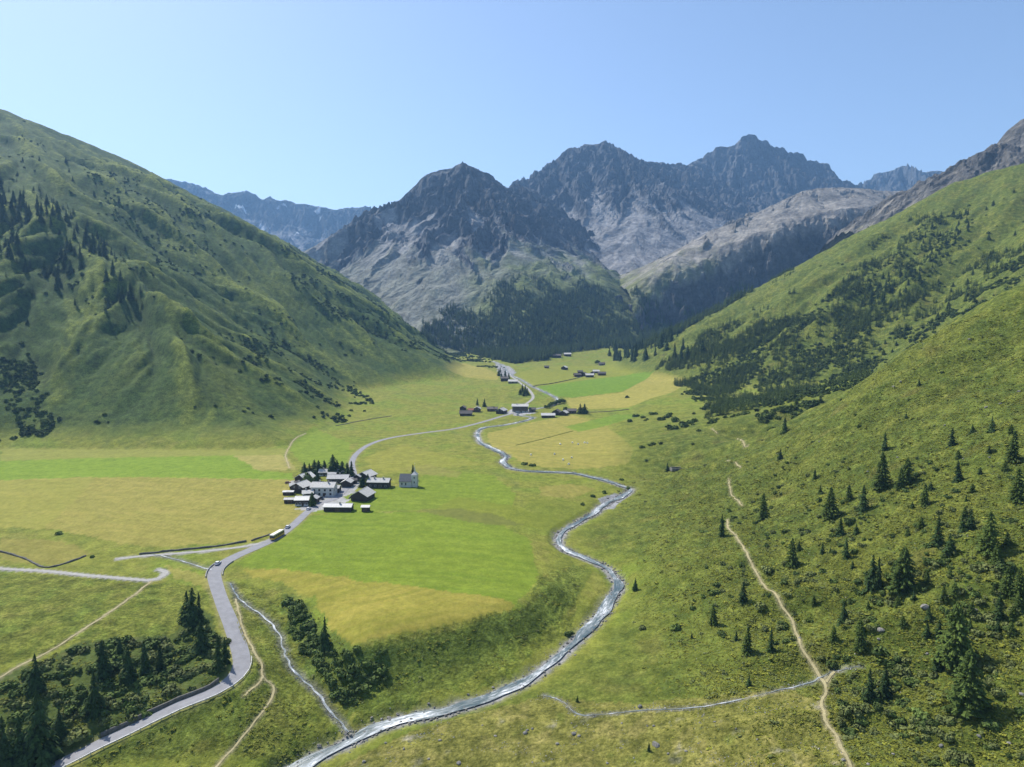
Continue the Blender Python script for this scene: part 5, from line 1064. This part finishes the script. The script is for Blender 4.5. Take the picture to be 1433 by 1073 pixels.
# alder and juniper scrub on both mountainsides
BT = []
for i in range(4):
    me = tri_mesh('scrub_clump_%d' % i, bush_tris(80 + i, 60, .36)); me.materials.append(MATS[('scrub_dark', 'scrub_dark', 'scrub_mid', 'scrub_mid')[i]]); BT.append(unlinked('scrub_clump_%d' % i, me))
x, y, rg = candidates(420000, -1500, 950, 560, 2300, 13); z = zat(x, y); pu, pv = project(x, y, z)
scr = [([(300,455),(360,450),(480,520),(520,560),(480,600),(420,560),(330,520)], .22, 60), ([(400,345),(480,390),(560,440),(650,490),(640,510),(540,480),(470,450),(430,420),(400,380)], .32, 70), ([(0,500),(50,520),(80,590),(70,612),(0,618)], .6, 90), ([(120,230),(260,260),(340,340),(320,400),(230,380),(150,300)], .12, 60), ([(980,520),(1060,470),(1180,400),(1260,400),(1230,470),(1120,550),(1010,590),(960,560)], .42, 70), ([(1040,560),(1180,520),(1300,440),(1433,360),(1433,400),(1300,480),(1190,560),(1080,610)], .8, 40), ([(560,440),(700,510),(640,500)], .5, 40), ([(0,300),(190,430),(120,440),(0,400)], .1, 40), ([(1180,420),(1290,300),(1370,290),(1340,360),(1260,430)], .16, 50), ([(980,480),(1433,240),(1433,380),(1000,590)], .022, 90), ([(0,160),(560,440),(500,590),(0,600)], .016, 90), ([(860,560),(960,560),(1000,600),(900,690),(880,640)], .03, 50)]
ok = np.zeros(len(x), bool)
ju = 34 * fbm(x, y, 70, 3, 991); jv = 22 * fbm(x, y, 70, 3, 992)
for P, d, sc_ in scr: ok |= inside(pu + ju, pv + jv, P) & (rg.rand(len(x)) < d * sstep(-.1, .3, fbm(x, y, sc_, 3, 921)))
x, y, z = x[ok], y[ok], z[ok]; s = rg.uniform(1.6, 3.6, len(x)); scatter('alder_scrub', 'dark alder and juniper scrub over the two mountainsides', 'scrub', BT, x, y, z - .3, s, 4)
SM = [unlinked('hill_spruce_%d' % i, tri_mesh('hill_spruce_%d' % i, conifer_crown(300 + i, 11, 8, .2, .8, .4, .04, .4, 2))) for i in range(3)] + [unlinked('hill_larch_%d' % i, tri_mesh('hill_larch_%d' % i, conifer_crown(310 + i, 11, 8, .26, .7, .2, .06, .5, 3, .22))) for i in range(2)]
for i, o in enumerate(SM): o.data.materials.append(MATS['far_spruce' if i < 3 else 'larch_needles'])
x, y, rg = candidates(60000, -500, 900, 1450, 2900, 11); z = ztop(x, y); pu, pv = project(x, y, z)
lim = np.interp(pu, [600, 660, 720, 800, 860, 905, 935, 1000, 1060], [445, 415, 385, 385, 402, 415, 425, 415, 385]) + 16 * fbm(x, y, 120, 3, 901)
bot = np.interp(pu, [600, 640, 690, 720, 760, 800, 850, 900, 1000, 1040], [478, 490, 503, 509, 505, 493, 487, 488, 492, 470])
den = sstep(0, 1.0, 1.5 * fbm(x, y, 90, 3, 905) + (pv - lim) / 42. - .1)
keep = (pu > 590) & (pu < 1060) & (pv > lim) & (pv < bot) & (rg.rand(len(x)) < den * .85)
x, y, z = x[keep], y[keep], z[keep]; hh = rg.uniform(11, 23, len(x)); scatter('spruce_forest', 'dark spruce forest filling the head of the valley below the pyramid peak', 'forest', SM[:3] * 2 + SM[3:4], x, y, z - .5, hh, 3)
x, y, rg = candidates(160000, 120, 950, 700, 1900, 29); z = zat(x, y); pu, pv = project(x, y, z); ok = np.zeros(len(x), bool); pu = pu + 40 * fbm(x, y, 80, 3, 993); pv = pv + 26 * fbm(x, y, 80, 3, 994)
for P, d, sc_ in [([(940,520),(1000,470),(1060,440),(1120,440),(1060,520),(990,560),(960,545)], .7, 90), ([(1040,520),(1120,430),(1200,380),(1270,360),(1290,410),(1200,470),(1100,560)], .42, 70), ([(990,560),(1060,500),(1180,430),(1300,400),(1433,320),(1433,370),(1300,450),(1200,530),(1080,600),(1000,600)], .3, 50), ([(1180,400),(1290,300),(1360,290),(1320,370),(1220,430)], .2, 60), ([(930,515),(1000,455),(1100,385),(1130,390),(1060,450),(1000,500)], .55, 200)]: ok |= inside(pu, pv, P) & (rg.rand(len(x)) < d * sstep(-.15, .25, fbm(x, y, sc_, 3, 961)))
x, y, z = x[ok], y[ok], z[ok]; scatter('hillside_wood', 'open wood of small conifers climbing the sunny mountainside from the valley head', 'wood', SM + SM[3:], x, y, z - .3, rg.uniform(4, 12, len(x)), 8)
x, y, rg = candidates(60000, -1500, -300, 700, 1700, 31); z = zat(x, y); pu, pv = project(x, y, z)
ok = inside(pu, pv, [(0,240),(60,265),(150,330),(200,400),(200,445),(120,440),(0,400)]) & (rg.rand(len(x)) < .055 * sstep(-.2, .25, fbm(x, y, 80, 3, 971)))
x, y, z = x[ok], y[ok], z[ok]; scatter('mountain_wood', 'small conifers filling the steep wood on the shaded mountainside', 'wood', SM[:3], x, y, z - .3, rg.uniform(7, 15, len(x)), 9)
SB = []
for i, me in enumerate(BUSH + BUSH2): SB.append(unlinked('slope_shrub_%d' % i, me))
rg = np.random.RandomState(37); n = 60000; th = rg.uniform(R(2), R(42), n); rr_ = np.exp(rg.uniform(math.log(160), math.log(560), n)); x = rr_ * np.sin(th); y = rr_ * np.cos(th); z = zat(x, y); pu, pv = project(x, y, z)
near = inside(pu, pv, [(1160,940),(1200,800),(1300,760),(1433,760),(1433,1073),(1190,1073)]); mid_ = inside(pu, pv, [(960,860),(1040,640),(1200,640),(1433,640),(1433,780),(1200,820),(1150,930)])
ok = (rg.rand(n) < (near * .15 + mid_ * .05 + .006) * sstep(-.2, .3, fbm(x, y, 22, 3, 981)) * grid_pick(RSL, x, y)) & (grid_pick(np.minimum(np.minimum(D_pa[1], D_pa[2]), np.minimum(D_ril, D_riv - 2)), x, y) > 2.2)
x, y, z = x[ok], y[ok], z[ok]; scatter('slope_shrubs', 'small shrubs scattered through the heath of the near slope', 'shrubs', SB, x, y, z - .1, rg.uniform(.5, 2.0, len(x)), 11)
# rough growth on the near banks
x, y, rg = candidates(70000, -190, 70, 205, 330, 19); z = zat(x, y); pu, pv = project(x, y, z)
P1 = [(330,950),(350,1000),(470,1010),(500,1000),(560,985),(700,940),(780,860),(830,800),(800,790),(735,850),(640,890),(560,905),(500,930),(470,880),(430,850),(400,830),(345,830),(375,900)]; P2 = [(100,1073),(250,1005),(335,955),(400,960),(470,1030),(400,1073)]; P3 = [(0,950),(110,898),(240,888),(285,850),(318,900),(318,942),(250,982),(60,1066),(0,1073)]
dn = inside(pu, pv, P1) * .35 + inside(pu, pv, P2) * .5 + inside(pu, pv, P3) * .9; clear = np.minimum(np.minimum(D_rd - 4.0, D_riv - 3), np.minimum(D_bro[1], D_pa[7]))
ok = (rg.rand(len(x)) < dn * sstep(-.1, .35, fbm(x, y, 11, 4, 941))) & (grid_pick(clear, x, y) > 1.0); x, y, z = x[ok], y[ok], z[ok]; s = rg.uniform(.3, .8, len(x)) * np.where(rg.rand(len(x)) < .05, 1.6, 1)
scatter('bank_growth', 'rough herbs and dwarf shrubs on the banks by the river and road bend', 'undergrowth', HEATHS, x, y, z - .1, s, 6)
# stones along the water's edge
SS = [unlinked('water_stone_%d' % i, me) for i, me in enumerate(STONE)]; rg = np.random.RandomState(41); X_, Y_, S_ = [], [], []
for ln, hw, n, smax_ in [(riv_line[riv_line[:, 1] < 650], 2.9, 3000, .62), (brook_lines[0], .7, 160, .3), (brook_lines[1], .7, 700, .34), (rill_line, .4, 420, .24)]:
    t = np.gradient(ln[:, :2], axis=0); t /= np.linalg.norm(t, axis=1)[:, None]; q = rg.randint(0, len(ln), n); off = rg.choice([-1, 1], n) * np.abs(rg.normal(hw, hw * .28, n)) + rg.normal(0, .25, n)
    keep = rg.rand(n) < .25 + .75 * sstep(-.1, .3, perlin(q / 14., np.sign(off) * 9.5, 47)); q, off = q[keep], off[keep]
    X_.append(ln[q, 0] - t[q, 1] * off + rg.normal(0, .5, len(q))); Y_.append(ln[q, 1] + t[q, 0] * off + rg.normal(0, .5, len(q))); S_.append(smax_ * rg.uniform(.25, 1, len(q)) ** 1.6)
x, y, s = np.concatenate(X_), np.concatenate(Y_), np.concatenate(S_); scatter('water_stones', 'grey cobbles and stones lining the river and the brooks', 'stones', SS, x, y, zat(x, y) + .05 + .25 * (grid_pick(D_riv, x, y) < 3), s, 12)
# loose stones
tet = [[((-.6, -.5, 0), (.6, -.4, 0), (0, 0, .7)), ((.6, -.4, 0), (.1, .6, 0), (0, 0, .7)), ((.1, .6, 0), (-.6, -.5, 0), (0, 0, .7))], [((-.5, -.6, 0), (.7, -.1, .1), (.1, .1, .55)), ((.7, -.1, .1), (-.2, .6, 0), (.1, .1, .55)), ((-.2, .6, 0), (-.5, -.6, 0), (.1, .1, .55))]]
rg = np.random.RandomState(23); n = 90000; th = rg.uniform(R(-20), R(40), n); rr_ = np.exp(rg.uniform(math.log(160), math.log(560), n)); x = rr_ * np.sin(th); y = rr_ * np.cos(th); z = zat(x, y); ap = grid_pick(apron, x, y); dv = grid_pick(D_riv, x, y); db = grid_pick(np.minimum(np.minimum(*D_bro), D_ril), x, y)
p = ap * .55 * sstep(.05, .4, fbm(x, y, 12, 4, 951)) + sstep(7, 3, dv) * .7 + sstep(2.6, .9, db) * .9 + .012 * grid_pick(RSL, x, y)
ok = (rg.rand(n) < p) & (dv > 2.0); x, y, z = x[ok], y[ok], z[ok]; s = rg.uniform(.15, .42, len(x)) * np.where(rg.rand(len(x)) < .06, 1.8, 1)
mass('loose_stones', 'loose pale stones strewn over the pasture and stream banks', 'stones', tet, x, y, z - .03, s, s, 'stone_mass', 7)
print('done', round(time.time() - T0, 1), NPL)
